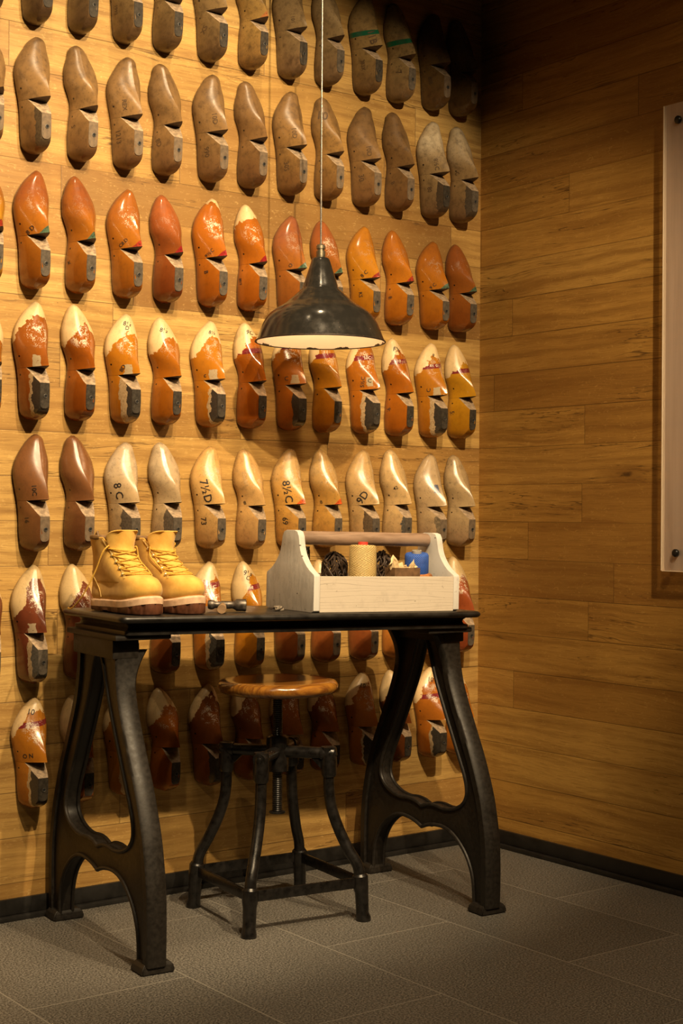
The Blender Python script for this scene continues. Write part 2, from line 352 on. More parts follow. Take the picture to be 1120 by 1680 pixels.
M_dark = simple('hole_black', (.004, .004, .004), .9, 0, 90, .1, 0)
M_plates = {'wood': simple('worn_cone_wood', (.15, .108, .07), .7, 0, 90, .2, .3, spec=.25), 'grey': simple('grey_cone_leather', (.085, .068, .050), .65, 0, 110, .3, .4, spec=.22), 'dark': simple('dark_cone_leather', (.038, .031, .023), .6, 0, 110, .4, .4, spec=.2)}
# ------------------------------------------------------------------ shoe last geometry
XL = [(0, 0), (.1, -.0325), (.2, -.0355), (.3, -.0365), (.43, -.0405), (.55, -.0475), (.67, -.0525), (.76, -.0475), (.85, -.0340), (.92, -.0190), (.97, -.0045), (1., .0065)]
XR = [(0, 0), (.1, .0325), (.2, .0335), (.3, .031), (.43, .0285), (.55, .0335), (.67, .0435), (.76, .0445), (.85, .0388), (.92, .0318), (.97, .0245), (1., .0140)]
HF = [(0, .085), (.1, .106), (.2, .107), (.3, .106), (.43, .0965), (.5, .0900), (.6, .0755), (.7, .0585), (.8, .046), (.9, .0355), (.95, .030), (.98, .0245), (1., .014)]
RX = [(0, 0), (.3, .003), (.43, .008), (.55, .007), (.7, .006), (.85, .008), (1., .0105)]
RXR = [(0, 0), (.3, -.001), (.43, -.009), (.52, -.0075), (.62, -.001), (.72, .005), (.85, .0085), (1., .0105)]
HC = [(0, .033), (.012, .046), (.03, .060), (.05, .071), (.075, .081), (.1, .0865), (.2, .0885), (.3, .0885), (.428, .043)]
EA = [(0, 1.6), (.3, 1.6), (.43, 1.35), (.6, 1.5), (.8, 1.9), (1., 2.2)]
EB = [(0, .75), (.3, .75), (.43, .80), (.6, .72), (.8, .62), (1., .56)]
BL = [(0, .013), (.01, .008), (.03, .003), (.07, .0008), (.6, .0008), (.85, .002), (.95, .005), (1., .009)]
NOTCH = .43
def section(s, side, wf, tf, cut=None, n=11):
    """closed ring of a last at station s; returns left side bottom->top then right side top->bottom"""
    e = 1.0
    if s < .1: e = math.sqrt(max(0, 1-(1-s/.1)**2.2)); xl, xr = -.0325*e, .0325*e
    else: xl, xr = tab(XL, s), tab(XR, s)
    if s > .9:   # toe shape: tf > 0 rounder, tf < 0 more pointed
        k = (s-.9)/.1; mid = (xl+xr)/2; f = 1+tf*k; xl = mid+(xl-mid)*f; xr = mid+(xr-mid)*f
    xl *= wf; xr *= wf
    rx = tab(RX if side > 0 else RXR, s); H = tab(HF, s); a, b = tab(EA, s), tab(EB, s)
    if side < 0:
        k = max(0, 1-abs(s-.50)/.16); xr -= .0035*k; a -= .16*k; b += .06*k
    z0 = tab(BL, s)
    tc = 1.0 if cut is None else min(1.0, cut/H)
    T = [0, .04, .12]+[.12+(tc-.12)*(1-(1-k/(n-3))**1.5) for k in range(1, n-3)]+[tc]
    Lp, Rp = [], []
    for t in T:
        if t <= .12: g = (.90, .965, 1.0)[T.index(t)]
        else: tt = (t-.12)/.88; g = max(0, 1-tt**a)**b
        hh = z0+(H-z0)*t
        Lp.append((rx+(xl-rx)*g, hh)); Rp.append((rx+(xr-rx)*g, hh))
    if side < 0: Lp, Rp = [(-x, h) for x, h in Rp], [(-x, h) for x, h in Lp]
    return Lp+Rp[::-1]
def loft_rings(rings, zs, cap0=True, cap1=True):
    V = []; F = []; n = len(rings[0])
    for R, z in zip(rings, zs): V += [(x, -h, z) for x, h in R]
    for i in range(len(rings)-1):
        for k in range(n): k2 = (k+1) % n; F.append((i*n+k, i*n+k2, (i+1)*n+k2, (i+1)*n+k))
    if cap0: F.append(tuple(range(n-1, -1, -1)))
    if cap1: q = (len(rings)-1)*n; F.append(tuple(range(q, q+n)))
    return V, F
def last_geo(side, L, wf, tf):
    s1 = [NOTCH, .445, .46, .48, .5, .53, .56, .59, .62, .65, .68, .71, .74, .77, .80, .83, .86, .885, .905, .925, .945, .96, .972, .982, .99, .996, 1.]
    rings = []
    for s in s1:
        R = section(s, side, wf, tf)
        rings.append(R)
    # a little shelf: the forepart overhangs the notch
    tip = .006; zs = [s*L for s in s1]
    V, F = loft_rings(rings, zs)
    n = len(rings[0])
    for k in range(n):     # lean the notch face: the ridge sits a bit higher than the throat of the notch
        x, y, z = V[k]; V[k] = (x, y, z+max(0, -y-.04)*.07)
    fore = (V, F, [0]*(len(F)-2)+[1, 0])
    s2 = [.0, .003, .008, .016, .026, .038, .052, .066, .08, .1, .13, .16, .2, .24, .27, .296, .304, .33, .36, .39, .41, .4285]
    rings = [section(s, side, wf, tf, tab(HC, s) if s < .3 else (.0885+(.043-.0885)*(s-.3)/(.4285-.3))) for s in s2]
    V, F = loft_rings(rings, [s*L for s in s2])
    n = len(rings[0]); half = n//2; mi = []
    for i in range(len(rings)-1):
        for k in range(n): mi.append((1 if s2[i] >= .296 else 2) if k == half-1 else 0)
    heel = (V, F, mi+[0, 0])
    # plate outline on the cone top
    st = [.088, .094, .105, .125, .16, .2, .24, .275, .292, .299]
    le, ri = [], []
    for s in st:
        R = section(s, side, wf, tf, .0885); a, b = R[half-1][0], R[half][0]; mid = (a+b)/2; k = {.088: .35, .094: .65, .105: .86}.get(s, .97)
        le.append((mid+(a-mid)*k, s*L)); ri.append((mid+(b-mid)*k, s*L))
    out = le+ri[::-1]; m = len(out)
    hh = [tab(HC, z/L) for _, z in out]
    V = [(x, -h+.002, z) for (x, z), h in zip(out, hh)]+[(x, -h-.0014, z) for (x, z), h in zip(out, hh)]
    F = [(i, (i+1) % m, m+(i+1) % m, m+i) for i in range(m)]+[tuple(range(m, 2*m))]
    R = section(.19, side, wf, tf, .0885); cx = (R[half-1][0]+R[half][0])/2
    return fore, heel, (V, F), (cx+.002, .19*L)
GEO = {}
TXT = {}
def text_mesh(s):
    if s in TXT: return TXT[s]
    cu = bpy.data.curves.new('stamp', 'FONT'); cu.body = s; cu.align_x = 'CENTER'; cu.align_y = 'CENTER'; cu.resolution_u = 2; cu.size = 1.0; cu.offset = .012
    o = bpy.data.objects.new('stamp', cu); COL.objects.link(o)
    me = o.evaluated_get(bpy.context.evaluated_depsgraph_get()).to_mesh()
    V = [v.co.copy() for v in me.vertices]; F = [tuple(p.vertices) for p in me.polygons]
    o.to_mesh_clear(); bpy.data.objects.remove(o); bpy.data.curves.remove(cu)
    TXT[s] = (V, F); return TXT[s]
DV = Vector((.57, .82, 0)); E1 = Vector((.82, -.57, 0))
def stamp(bvh, s, size, x, z, rot=0):
    """lay lettering onto a curved surface; x measured across the side that faces the visitor"""
    V, F = text_mesh(s); c, si = math.cos(math.radians(rot)), math.sin(math.radians(rot)); out = []
    for v in V:
        a, b = v.x*size, v.y*size; a, b = a*c-b*si, a*si+b*c
        o = E1*(x+a)+Vector((0, 0, z+b))-DV*.3
        hit = bvh.ray_cast(o, DV)
        if hit[0] is None: return None
        out.append(hit[0]-DV*.0007)
    return out, F
def with_stamps(geo, stamps, L):
    V, F, mi = list(geo[0]), list(geo[1]), list(geo[2])
    if stamps:
        bvh = BVHTree.FromPolygons([Vector(v) for v in geo[0]], geo[1])
        for (s, size, x, z, rot, mat) in stamps:
            for dx, dz in ((0, 0), (0, .006), (-.006, .006), (0, .012), (-.008, .012), (-.006, .018), (-.012, .018), (-.012, 0), (0, -.008), (-.01, -.008), (-.015, .025)):
                r = stamp(bvh, s, size*1.22, x+dx, z*L+dz, rot)
                if r: break
            if r is None: continue
            b = len(V); V += r[0]; F += [tuple(b+i for i in f) for f in r[1]]; mi += [mat]*len(r[1])
    return V, F, mi
thim = {}
def thimble_mesh():
    if 'm' not in thim:
        b = MB(); pr = [(.0036, -.001), (.0036, .0006), (.0042, .0010), (.0054, .0007), (.0054, -.001)]
        b.lathe(pr, 18, Matrix.Rotation(PI/2, 4, 'X'), caps=False); b.mi = 1; b.lathe([(.0037, .0002), (.0001, .0002)], 18, Matrix.Rotation(PI/2, 4, 'X'), caps=False)
        o = b.out('thimble', [M_hole, M_dark]); thim['m'] = o.data; bpy.data.objects.remove(o)
    return thim['m']
def make_last(label, x, z, side, L, wf, tf, P, plate, stamps, group, seed, ink):
    key = (side, round(L, 4), wf, tf)
    if key not in GEO: GEO[key] = last_geo(*key)
    fore, heel, pl, th = GEO[key]
    root = thing('shoe_last', label, 'shoe last', Matrix.Translation((x, -.0005, z)), group)
    mat = last_material(P, seed, L)
    # stamps: zone by height
    V, F, mi = with_stamps(fore, [s for s in stamps if s[3] > NOTCH], L)
    pyobj('forepart', V, F, [mat, M_rawshade, ink, M_white_ink], root, angle=50, midx=mi)
    V, F, mi = with_stamps(heel, [s for s in stamps if s[3] <= NOTCH], L)
    hb = pyobj('heel_block', V, F, [mat, M_raw, ink, M_white_ink], root, angle=50, midx=[2 if (q == 2 and i >= len(heel[1])) else (0 if q == 2 else q) for i, q in enumerate(mi)])
    pyobj('cone_plate', pl[0], pl[1], M_plates[plate], hb, angle=40)
    t = bpy.data.objects.new('thimble', thimble_mesh()); link(t, hb); t.location = (th[0], -.0895, th[1])
    return root
# ------------------------------------------------------------------ last styles
CREAM = S(222, 192, 142); OR = (.36, .125, .014); OR2 = (.42, .155, .015); YO = (.50, .24, .02); DKOR = (.20, .058, .012); MAR = (.16, .042, .018)
GREEN = (.085, .14, .085); RED = (.34, .04, .02)
DGREY = (.045, .037, .028)
def D(base, **k): d = dict(base); d.update(k); return d
R1 = dict(Paint=(.20, .13, .055), Rough=.30, Dirt=.85)
R2 = dict(Paint=(.26, .15, .058), Rough=.33, Dirt=.75, Tint=(.17, .10, .045), TintAmt=.7)
R3 = dict(Paint=OR, Tint=(.21, .06, .022), TintAmt=.85, Rough=.17, Dirt=.28)
R4 = dict(Paint=OR, Wood=CREAM, Zb=.264, Arch=.034, Xc=.004, Rough=.16, Dirt=.25, Worn=1., PatchCol=DGREY)
R5 = dict(Paint=(.50, .35, .17), Rough=.27, Dirt=.5)
R6 = dict(Paint=MAR, Wood=S(205, 178, 130), Zb=.262, Arch=.06, Xc=.006, Rough=.2, Dirt=.3, Worn=1., PatchCol=(.11, .10, .08))
R7 = dict(Paint=OR2, Wood=CREAM, Zb=.268, Arch=.04, Xc=.006, Rough=.2, Dirt=.25, Worn=.7, PatchCol=DGREY)
I_, W_ = 2, 3
COLX = {-1: -1.69, 0: -1.56, 1: -1.431, 2: -1.297, 3: -1.174, 4: -1.031, 5: -.899, 6: -.762, 7: -.633, 8: -.490, 9: -.365, 10: -.224, 11: -.108}
PAIRN = ['first', 'second', 'third', 'fourth', 'fifth', 'sixth']
ROWN = {1: 'top row', 2: 'second row down', 3: 'third row down', 4: 'fourth row down', 5: 'fifth row down', 6: 'sixth row down', 7: 'bottom row'}
ROWS = {}
B_ = lambda z=.228: dict(BandZ=z)
# (style overrides, look for the label, plate kind, stamps)
ROWS[1] = dict(z=2.304, L=.305, wf=1., tf=.25, base=R1, plate='dark', items={
 -1: ({}, 'dark weathered wooden', 'dark', []),
 0: (dict(Paint=(0.143, 0.091, 0.041)), 'dark weathered wooden', 'dark', []), 1: (dict(Paint=(0.157, 0.100, 0.044)), 'dark weathered wooden', 'dark', []),
 2: (dict(Paint=(0.234, 0.152, 0.062)), 'pale weathered wooden', 'dark', [('1992', .011, -.012, .26, -90, I_)]), 3: ({}, 'weathered brown wooden', 'dark', []),
 4: ({}, 'weathered brown wooden', 'dark', [('11E', .014, .028, .56, -80, I_), ('XS', .016, -.004, .26, 60, I_)]), 5: (dict(Paint=(0.326, 0.200, 0.062), TriOn=1., TriCol=(.4, .15, .05)), 'yellowish worn wooden', 'dark', []),
 6: (dict(Paint=(0.234, 0.157, 0.073)), 'grey-brown worn wooden', 'dark', [('101', .012, .02, .52, -85, I_)]), 7: (dict(Paint=(0.274, 0.188, 0.088), Rough=.5), 'pale worn wooden', 'grey', []),
 8: (dict(Paint=(0.260, 0.170, 0.067), BandZ=.175, BandCol=(.01, .10, .05)), 'green-striped tan wooden', 'dark', [('11B', .024, .030, .53, -75, I_), ('383X', .012, .004, .26, -85, I_)]),
 9: (dict(Paint=(0.287, 0.194, 0.083), BandZ=.175, BandCol=(.01, .13, .06)), 'green-striped pale wooden', 'grey', [('7', .02, .01, .27, -80, I_)]),
 10: (dict(Paint=(0.169, 0.100, 0.036)), 'shadowed brown wooden', 'wood', [('SEE', .014, .028, .49, -70, I_), ('888', .013, .0, .27, -80, I_)]), 11: (dict(Paint=(0.169, 0.103, 0.036)), 'shadowed brown wooden', 'wood', [])})
ROWS[2] = dict(z=1.967, L=.305, wf=1., tf=.42, base=R2, plate='wood', items={
 -1: ({}, 'plain brown wooden', 'wood', []),
 0: (dict(H2=0.066, PatchCol=(.11, .075, .04)), 'brown wooden', 'wood', []), 1: ({}, 'brown wooden', 'wood', [('S', .014, -.005, .28, -80, I_)]),
 2: ({}, 'brown wooden', 'wood', [('REX', .014, .012, .53, -85, I_), ('1213', .016, -.005, .26, -85, I_)]), 3: ({}, 'brown wooden', 'wood', [('8D', .016, -.004, .27, -70, I_)]),
 4: ({}, 'tan brown wooden', 'wood', [('10D', .016, .024, .55, -82, I_), ('990', .016, .002, .25, -85, I_)]), 5: (dict(Paint=(0.234, 0.127, 0.047)), 'tan brown wooden', 'wood', []),
 6: (dict(Paint=(0.260, 0.143, 0.047)), 'golden brown wooden', 'wood', [('10D', .016, .024, .56, -82, I_), ('30S', .016, .002, .25, -85, I_)]), 7: (dict(Paint=(0.274, 0.152, 0.047)), 'golden brown wooden', 'wood', [('10', .03, -.002, .80, -8, I_), ('8', .016, -.004, .27, -70, I_)]),
 8: (dict(Paint=(0.241, 0.134, 0.049)), 'tan brown wooden', 'wood', [('10D', .016, .024, .52, -82, I_), ('30', .018, .002, .26, -85, I_)]), 9: (dict(Paint=(0.222, 0.121, 0.044)), 'tan brown wooden', 'wood', [('8', .014, -.002, .27, -70, I_)]),
 10: (dict(Paint=(0.293, 0.194, 0.088), Tint=(.62, .52, .36), TintAmt=.9, H2=0.068, PatchCol=(.09, .06, .035)), 'pale-toed wooden', 'dark', [('8½C', .015, .020, .52, -82, I_), ('80', .014, .0, .27, -85, I_)]),
 11: (dict(Paint=(0.274, 0.176, 0.078), Tint=(.55, .45, .30), TintAmt=.9, H2=0.068, PatchCol=(.10, .075, .05)), 'pale-toed wooden', 'grey', [('C', .013, -.002, .5, -60, I_)])})
ROWS[3] = dict(z=1.619, L=.295, wf=1., tf=-.05, base=R3, plate='grey', items={
 -1: (dict(Paint=YO, Worn=.8, TriOn=1., TriCol=RED), 'yellow-orange varnished', 'grey', []),
 0: (dict(TriOn=1., TriCol=GREEN, Worn=.25), 'orange-brown varnished green-cornered', 'grey', [('8 D', .014, .010, .47, 42, I_)]), 1: (dict(TriOn=1., TriCol=GREEN, Worn=.1), 'orange-brown varnished green-cornered', 'grey', [('K', .011, -.01, .25, 20, I_)]),
 2: (dict(TriOn=1., TriCol=RED, Worn=.6, TintAmt=.5), 'orange-brown varnished red-cornered', 'grey', [('C8.D', .011, .010, .46, 42, I_)]), 3: (dict(Paint=(0.240, 0.065, 0.014), TriOn=1., TriCol=(.28, .02, .02), Tint=(.34, .10, .03), Worn=.15), 'dark-heeled orange red-cornered', 'grey', []),
 4: (dict(Paint=(0.386, 0.115, 0.010), Wood=CREAM, Zb=.288, Arch=.035, Xc=-.012, Worn=1., TintAmt=.2, TriOn=1., TriCol=(.3, .02, .02)), 'cream-tipped worn orange red-cornered', 'grey', [('9½C', .012, .012, .47, 42, I_), ('B', .013, .002, .30, -85, I_)]),
 5: (dict(Paint=(0.403, 0.120, 0.010), Wood=CREAM, Zb=.262, Arch=.02, Xc=.02, Worn=.8, TintAmt=.1, TriOn=1., TriCol=(.3, .02, .02)), 'cream-toed worn orange red-cornered', 'grey', [('8819', .008, -.014, .27, -85, I_)]),
 6: (dict(Paint=(0.336, 0.115, 0.020), Tint=(.27, .09, .04), TintAmt=1., TriOn=1., TriCol=GREEN, Worn=.2), 'reddish-brown varnished green-cornered', 'grey', [('O', .012, .014, .47, 30, I_)]), 7: (dict(Paint=(0.336, 0.115, 0.020), Tint=(.31, .09, .03), TriOn=1., TriCol=GREEN, Worn=.7), 'reddish-brown varnished green-cornered', 'grey', []),
 8: (dict(Paint=(0.454, 0.182, 0.012), TintAmt=.3, TriOn=1., TriCol=RED, Worn=.15), 'bright orange red-cornered', 'grey', [('8 C', .013, .014, .48, 42, I_), ('KS', .012, .003, .27, -85, I_)]), 9: (dict(Paint=(0.437, 0.149, 0.012), TintAmt=.4, TriOn=1., TriCol=RED, Worn=.15), 'bright orange red-cornered', 'grey', [('8:', .012, -.008, .28, -80, I_)]),
 10: (dict(Paint=(0.403, 0.139, 0.012), TintAmt=.4, TriOn=1., TriCol=GREEN, Worn=.2), 'orange varnished green-cornered', 'grey', [('9 C', .012, .012, .47, 42, I_)]), 11: (dict(Paint=(0.302, 0.096, 0.016), TintAmt=.5, TriOn=1., TriCol=GREEN, Worn=.15), 'orange-brown varnished green-cornered', 'grey', [])})
lens3 = [.309, .309, .296, .296, .306, .304, .29, .29, .292, .292, .279, .279]
ROWS[4] = dict(z=1.284, L=.299, wf=1., tf=-.05, base=R4, plate='dark', items={
 -1: (dict(Zb=.2), 'cream-toed orange', 'dark', []),
 0: (dict(Paint=(0.277, 0.082, 0.012), H1=0.058, H2=0.068, LabX=-.008, LabZ=.145, Worn=1.), 'cream-toed worn orange', 'dark', []), 1: (dict(Paint=(0.302, 0.082, 0.008), Zb=.24, H2=9.), 'cream-toed dark orange', 'dark', []),
 2: (dict(Paint=(0.420, 0.154, 0.010), Zb=.25, H1=0.050, H2=0.074, LabX=-.008, LabZ=.142), 'cream-toed worn orange', 'dark', [('8½', .014, .022, .90, -8, I_), ('D', .012, .022, .86, -8, I_), ('8D', .013, .014, .49, 60, I_)]),
 3: (dict(Paint=(0.370, 0.120, 0.010), Zb=.245, Worn=.3), 'cream-toed orange', 'dark', [('8½', .014, .012, .87, -8, I_)]),
 4: (dict(Paint=(0.420, 0.154, 0.012), Zb=.25, H1=0.061, H2=0.070, LabX=-.008, LabZ=.143, Worn=.5), 'cream-toed orange', 'dark', [('8½', .012, .022, .88, -8, I_), ('c', .014, .004, .475, 10, I_)]),
 5: (dict(Paint=(0.353, 0.096, 0.008), Zb=.26, Worn=.1, **B_(.218)), 'cream-toed orange banded', 'dark', [('9C', .014, .02, .88, -8, I_)]),
 6: (dict(Paint=(0.353, 0.110, 0.012), Zb=.27, H2=0.066, LabX=-.008, LabZ=.147, Worn=.8, **B_(.243)), 'lamp-shaded banded orange', 'dark', [('C', .014, .004, .49, 0, I_)]),
 7: (dict(Paint=(0.420, 0.158, 0.010), Zb=.268, Worn=.5, **B_(.226)), 'cream-toed orange banded', 'dark', []),
 8: (dict(Paint=(0.378, 0.120, 0.010), Zb=.262, H1=0.052, H2=0.064, LabX=-.006, LabZ=.155, Worn=1., **B_(.228)), 'cream-toed orange banded', 'dark', [('10C', .011, .024, .755, 5, W_), ('5½C', .013, .010, .51, 85, I_), ('C', .014, .03, .52, 0, I_)]),
 9: (dict(Paint=(0.370, 0.110, 0.008), Zb=.258, Worn=.4, **B_(.228)), 'cream-toed orange banded', 'dark', [('FX', .016, .012, .88, -8, I_), ('10', .01, .018, .76, 0, W_), ('9:', .013, -.012, .27, -80, I_)]),
 10: (dict(Paint=(0.420, 0.158, 0.012), Zb=.252, H1=0.052, H2=0.068, LabX=-.008, LabZ=.143, Worn=.45, **B_(.224)), 'cream-toed orange banded', 'dark', [('9', .012, .02, .86, -8, I_), ('8½ C', .009, .02, .75, 4, W_), ('C', .014, .004, .49, 90, I_)]),
 11: (dict(Paint=(0.487, 0.230, 0.012), Zb=.245, Worn=.15, **B_(.215)), 'cream-toed yellow-orange banded', 'dark', [('5:', .014, -.010, .27, -80, I_)])})
lens4 = [.307, .307, .297, .294, .299, .302, .30, .30, .30, .30, .297, .298]
GP = (.13, .10, .07)
ROWS[5] = dict(z=.9455, L=.291, wf=1., tf=.25, base=R5, plate='grey', items={
 0: (dict(Paint=(0.197, 0.082, 0.030), Rough=.3, Dirt=.35), 'dark brown wooden', 'wood', [('10C', .014, .022, .52, -85, I_), ('16', .014, .002, .27, -85, I_)]), 1: (dict(Paint=(0.197, 0.082, 0.030), Rough=.28, Dirt=.35), 'dark brown wooden', 'wood', []),
 2: (dict(Paint=(0.470, 0.328, 0.169), Tint=(0.521, 0.406, 0.274), TintAmt=1., H2=0.058, PatchCol=GP), 'pale beige wooden', 'grey', [('8 C', .024, .002, .545, -78, I_)]), 3: (dict(Paint=(0.454, 0.328, 0.180), Tint=(0.504, 0.390, 0.252), TintAmt=.8, H2=0.058, PatchCol=GP), 'pale beige wooden', 'grey', []),
 4: (dict(Paint=(0.571, 0.343, 0.119), Worn=.5), 'golden beige wooden', 'grey', [('7½D', .026, .006, .56, -75, I_), ('73', .018, .0, .27, -85, I_)]), 5: (dict(Paint=(0.554, 0.335, 0.122), Worn=.5), 'golden beige wooden', 'grey', [('8', .012, .002, .46, 20, I_)]),
 6: (dict(Paint=(0.554, 0.296, 0.065), Tint=(0.571, 0.374, 0.158), TintAmt=.9, TriOn=1., TriCol=(.62, .10, .02), Worn=.5), 'golden yellow red-cornered', 'grey', [('8½C', .026, .008, .52, -80, I_), ('69', .018, .002, .27, -85, I_)]), 7: (dict(Paint=(0.504, 0.273, 0.061), Tint=(0.538, 0.367, 0.166), TintAmt=.9, TriOn=1., TriCol=(.62, .10, .02), Worn=.6), 'golden yellow red-cornered', 'grey', [('8', .012, .002, .46, 20, I_)]),
 8: (dict(Paint=(0.504, 0.328, 0.137), Worn=.3, H2=0.060, PatchCol=(.12, .08, .045)), 'pale golden wooden', 'grey', [('9D', .026, .012, .49, 55, I_)]), 9: (dict(Paint=(0.521, 0.351, 0.158), H2=0.078), 'pale golden blue-labelled', 'grey', [('42', .012, .014, .60, 25, I_)]),
 10: (dict(Paint=(0.420, 0.296, 0.158), Dirt=.55, LabX=-.002, LabZ=.185, LabCol=(.06, .07, .12), H2=0.074, PatchCol=(.2, .15, .09)), 'greyish wooden blue-labelled', 'wood', []), 11: (dict(Paint=(0.420, 0.296, 0.151), Dirt=.6), 'greyish stained wooden', 'wood', [])})
lens5 = [.303, .302, .289, .292, .286, .285, .288, .288, .293, .297, .289, .289]
H6 = 'cream-toed maroon'; O6 = 'cream-toed orange'
ROWS[6] = dict(z=.608, L=.303, wf=1., tf=-.05, base=R6, plate='grey', items={
 -1: ({}, H6, 'grey', []),
 0: (dict(H1=0.056, H2=0.070, LabX=-.012, LabZ=.142, LabCol=(.42, .32, .2)), H6, 'grey', []), 1: (dict(Zb=.25), H6, 'grey', []),
 2: (dict(H2=0.068), 'mostly hidden maroon', 'dark', []), 3: (dict(Paint=DKOR), 'dark reddish', 'dark', []),
 4: (dict(Paint=(0.353, 0.115, 0.010), H1=0.056, H2=0.070, **B_(.236)), O6+' banded', 'dark', [('10 C', .011, .024, .77, 4, W_)]), 5: (dict(Paint=(0.420, 0.163, 0.010), Zb=.256, Worn=.3, **B_(.228)), O6+' banded', 'grey', [('9½', .016, .014, .89, -8, I_), ('C', .013, .014, .845, -8, I_), ('898', .010, .02, .755, 4, W_)]),
 6: (dict(Paint=DKOR), 'reddish-brown', 'wood', []), 7: (dict(Paint=(0.300, 0.090, 0.020)), 'reddish-brown', 'wood', []),
 8: (dict(Paint=(0.280, 0.080, 0.020)), 'reddish-brown', 'wood', []), 9: (dict(Paint=(0.500, 0.190, 0.030)), 'golden orange', 'wood', []),
 10: (dict(Paint=DKOR), 'reddish-brown', 'wood', []), 11: (dict(Paint=(0.300, 0.070, 0.020), Zb=.24), 'cream-toed reddish-brown', 'grey', [])})
lens6 = [.303]*12
ROWS[7] = dict(z=.289, L=.279, wf=1., tf=-.05, base=R7, plate='dark', items={
 0: (dict(H1=0.054, H2=0.064, Worn=1., **B_(.232)), 'brightly lit cream-toed orange banded', 'dark', [('10', .016, .012, .88, -8, I_), ('O N', .013, .010, .49, 8, I_)]), 1: (dict(Paint=(0.353, 0.110, 0.012), Zb=.21), 'cream-toed orange', 'dark', []),
 2: (dict(H1=0.056), 'cream-toed orange', 'dark', []), 3: (dict(Paint=(0.353, 0.101, 0.012), Zb=.25), 'cream-toed dark orange', 'dark', []),
 4: (dict(Paint=DKOR, H2=0.068), 'cream-toed dark maroon', 'dark', []), 5: (dict(Paint=DKOR), 'cream-toed dark maroon', 'dark', []),
 6: (dict(Paint=DKOR), 'dark orange', 'dark', []), 7: (dict(Paint=DKOR), 'dark orange', 'dark', []),
 8: (dict(Paint=(0.336, 0.106, 0.012), H1=0.056, H2=0.063), 'cream-toed orange', 'dark', [('10', .015, .014, .86, -8, I_)]), 9: (dict(Paint=DKOR), 'dark orange', 'dark', []),
 10: (dict(Paint=(0.386, 0.120, 0.012), H1=0.058, H2=0.066, **B_(.21)), 'cream-toed orange banded', 'dark', [('10', .016, .014, .87, -8, I_)]), 11: (dict(Paint=(0.403, 0.134, 0.012), Zb=.24), 'cream-toed orange', 'dark', [])})
lens7 = [.279]*12
LENS = {3: lens3, 4: lens4, 5: lens5}
rng = random.Random(7)
for r, Rw in ROWS.items():
    for c, (ov, look, plate, st) in Rw['items'].items():
        side = 1 if c % 2 == 0 else -1
        if c == -1: side = -1
        L = LENS[r][max(c, 0)] if r in LENS else Rw['L']
        if c == -1: where = 'cut off by the left photo edge'
        else: where = ('left' if c % 2 == 0 else 'right') + ' of ' + PAIRN[c//2] + ' full pair'
        P = D(Rw['base'], **ov)
        if side < 0 and P.get('Xc'): P['Xc'] = .010
        lab = f"{look} shoe last, {where}, {ROWN[r]}"
        make_last(lab, COLX[c]+rng.uniform(-.003, .003), Rw['z']+rng.uniform(-.002, .002), side, L, Rw['wf'], Rw['tf'], P, plate, st, 'shoe lasts, ' + ROWN[r], r*20+c+.37, M_burn if r < 3 else M_ink)
# ------------------------------------------------------------------ work table with cast iron legs
M_iron = simple('dark_cast_iron', (.0145, .0118, .0092), .50, .0, 90, .3, .3, spec=.35)
M_top = simple('black_painted_top', (.011, .0095, .008), .36, .0, 30, .5, .2, spec=.5)
TILT = .019
TO = Vector((-1.028, -.360, 0)); TA = math.radians(-4.3)
TZ = .7955
MT0 = Matrix.Translation(TO) @ Matrix.Rotation(TA, 4, 'Z')
def TM(u, v, dz=0., rot=0.):
    """matrix of a thing standing on the (slightly sloping) table top"""
    return MT0 @ Matrix.Translation((0, 0, TZ)) @ Matrix.Rotation(TILT, 4, 'Y') @ Matrix.Translation((u, v, dz)) @ Matrix.Rotation(rot, 4, 'Z')
table = thing('work_table', 'long dark iron work table with ornate cast legs carrying boots and toolbox', 'table', MT0.copy())
Mtop = Matrix.Translation((0, 0, TZ)) @ Matrix.Rotation(TILT, 4, 'Y')
def slab(b, u0, u1, v0, v1, prof, cr_=.02):
    """rounded-rectangle slab from an edge profile of (inset, z)"""
    n = 5; rings = []
    for ins, z in prof:
        R = []; r = max(.002, cr_-ins*.6)
        for cx, cy, a0 in ((u1-ins-r, v1-ins-r, 0), (u0+ins+r, v1-ins-r, 90), (u0+ins+r, v0+ins+r, 180), (u1-ins-r, v0+ins+r, 270)):
            for k in range(n+1): a = math.radians(a0+90*k/n); R.append(Vector((cx+r*math.cos(a), cy+r*math.sin(a), z)))
        rings.append(R)
    m = len(rings[0]); V = [p for R in rings for p in R]; F = []
    for i in range(len(rings)-1):
        for k in range(m): F.append((i*m+k, i*m+(k+1) % m, (i+1)*m+(k+1) % m, (i+1)*m+k))
    F.append(tuple(range(m-1, -1, -1))); F.append(tuple(range((len(rings)-1)*m, len(rings)*m)))
    return b.add([Mtop @ v for v in V], F)
b = MB(); slab(b, -.525, .535, -.185, .185, [(.02, -.0175), (.006, -.0165), (.001, -.012), (0, -.0075), (.002, -.003), (.007, 0)], .022); b.out('table_top', M_top, table, angle=50)
b = MB(); slab(b, -.500, .508, -.158, .158, [(.0, -.046), (.0, -.0365), (.010, -.034), (.013, -.028), (.010, -.0225), (.002, -.0165)], .012); b.out('apron', M_top, table, angle=50)
OUT = [(.72, .118), (.66, .122), (.60, .136), (.55, .158), (.48, .196), (.40, .240), (.31, .279), (.24, .298), (.18, .308), (.10, .311), (.018, .309)]
HOLE = [(.708, 0), (.700, .020), (.67, .036), (.60, .064), (.50, .118), (.42, .164), (.35, .204), (.31, .215), (.285, .208), (.266, .186), (.252, .150), (.246, .105), (.249, .065), (.246, .030), (.237, .0)]
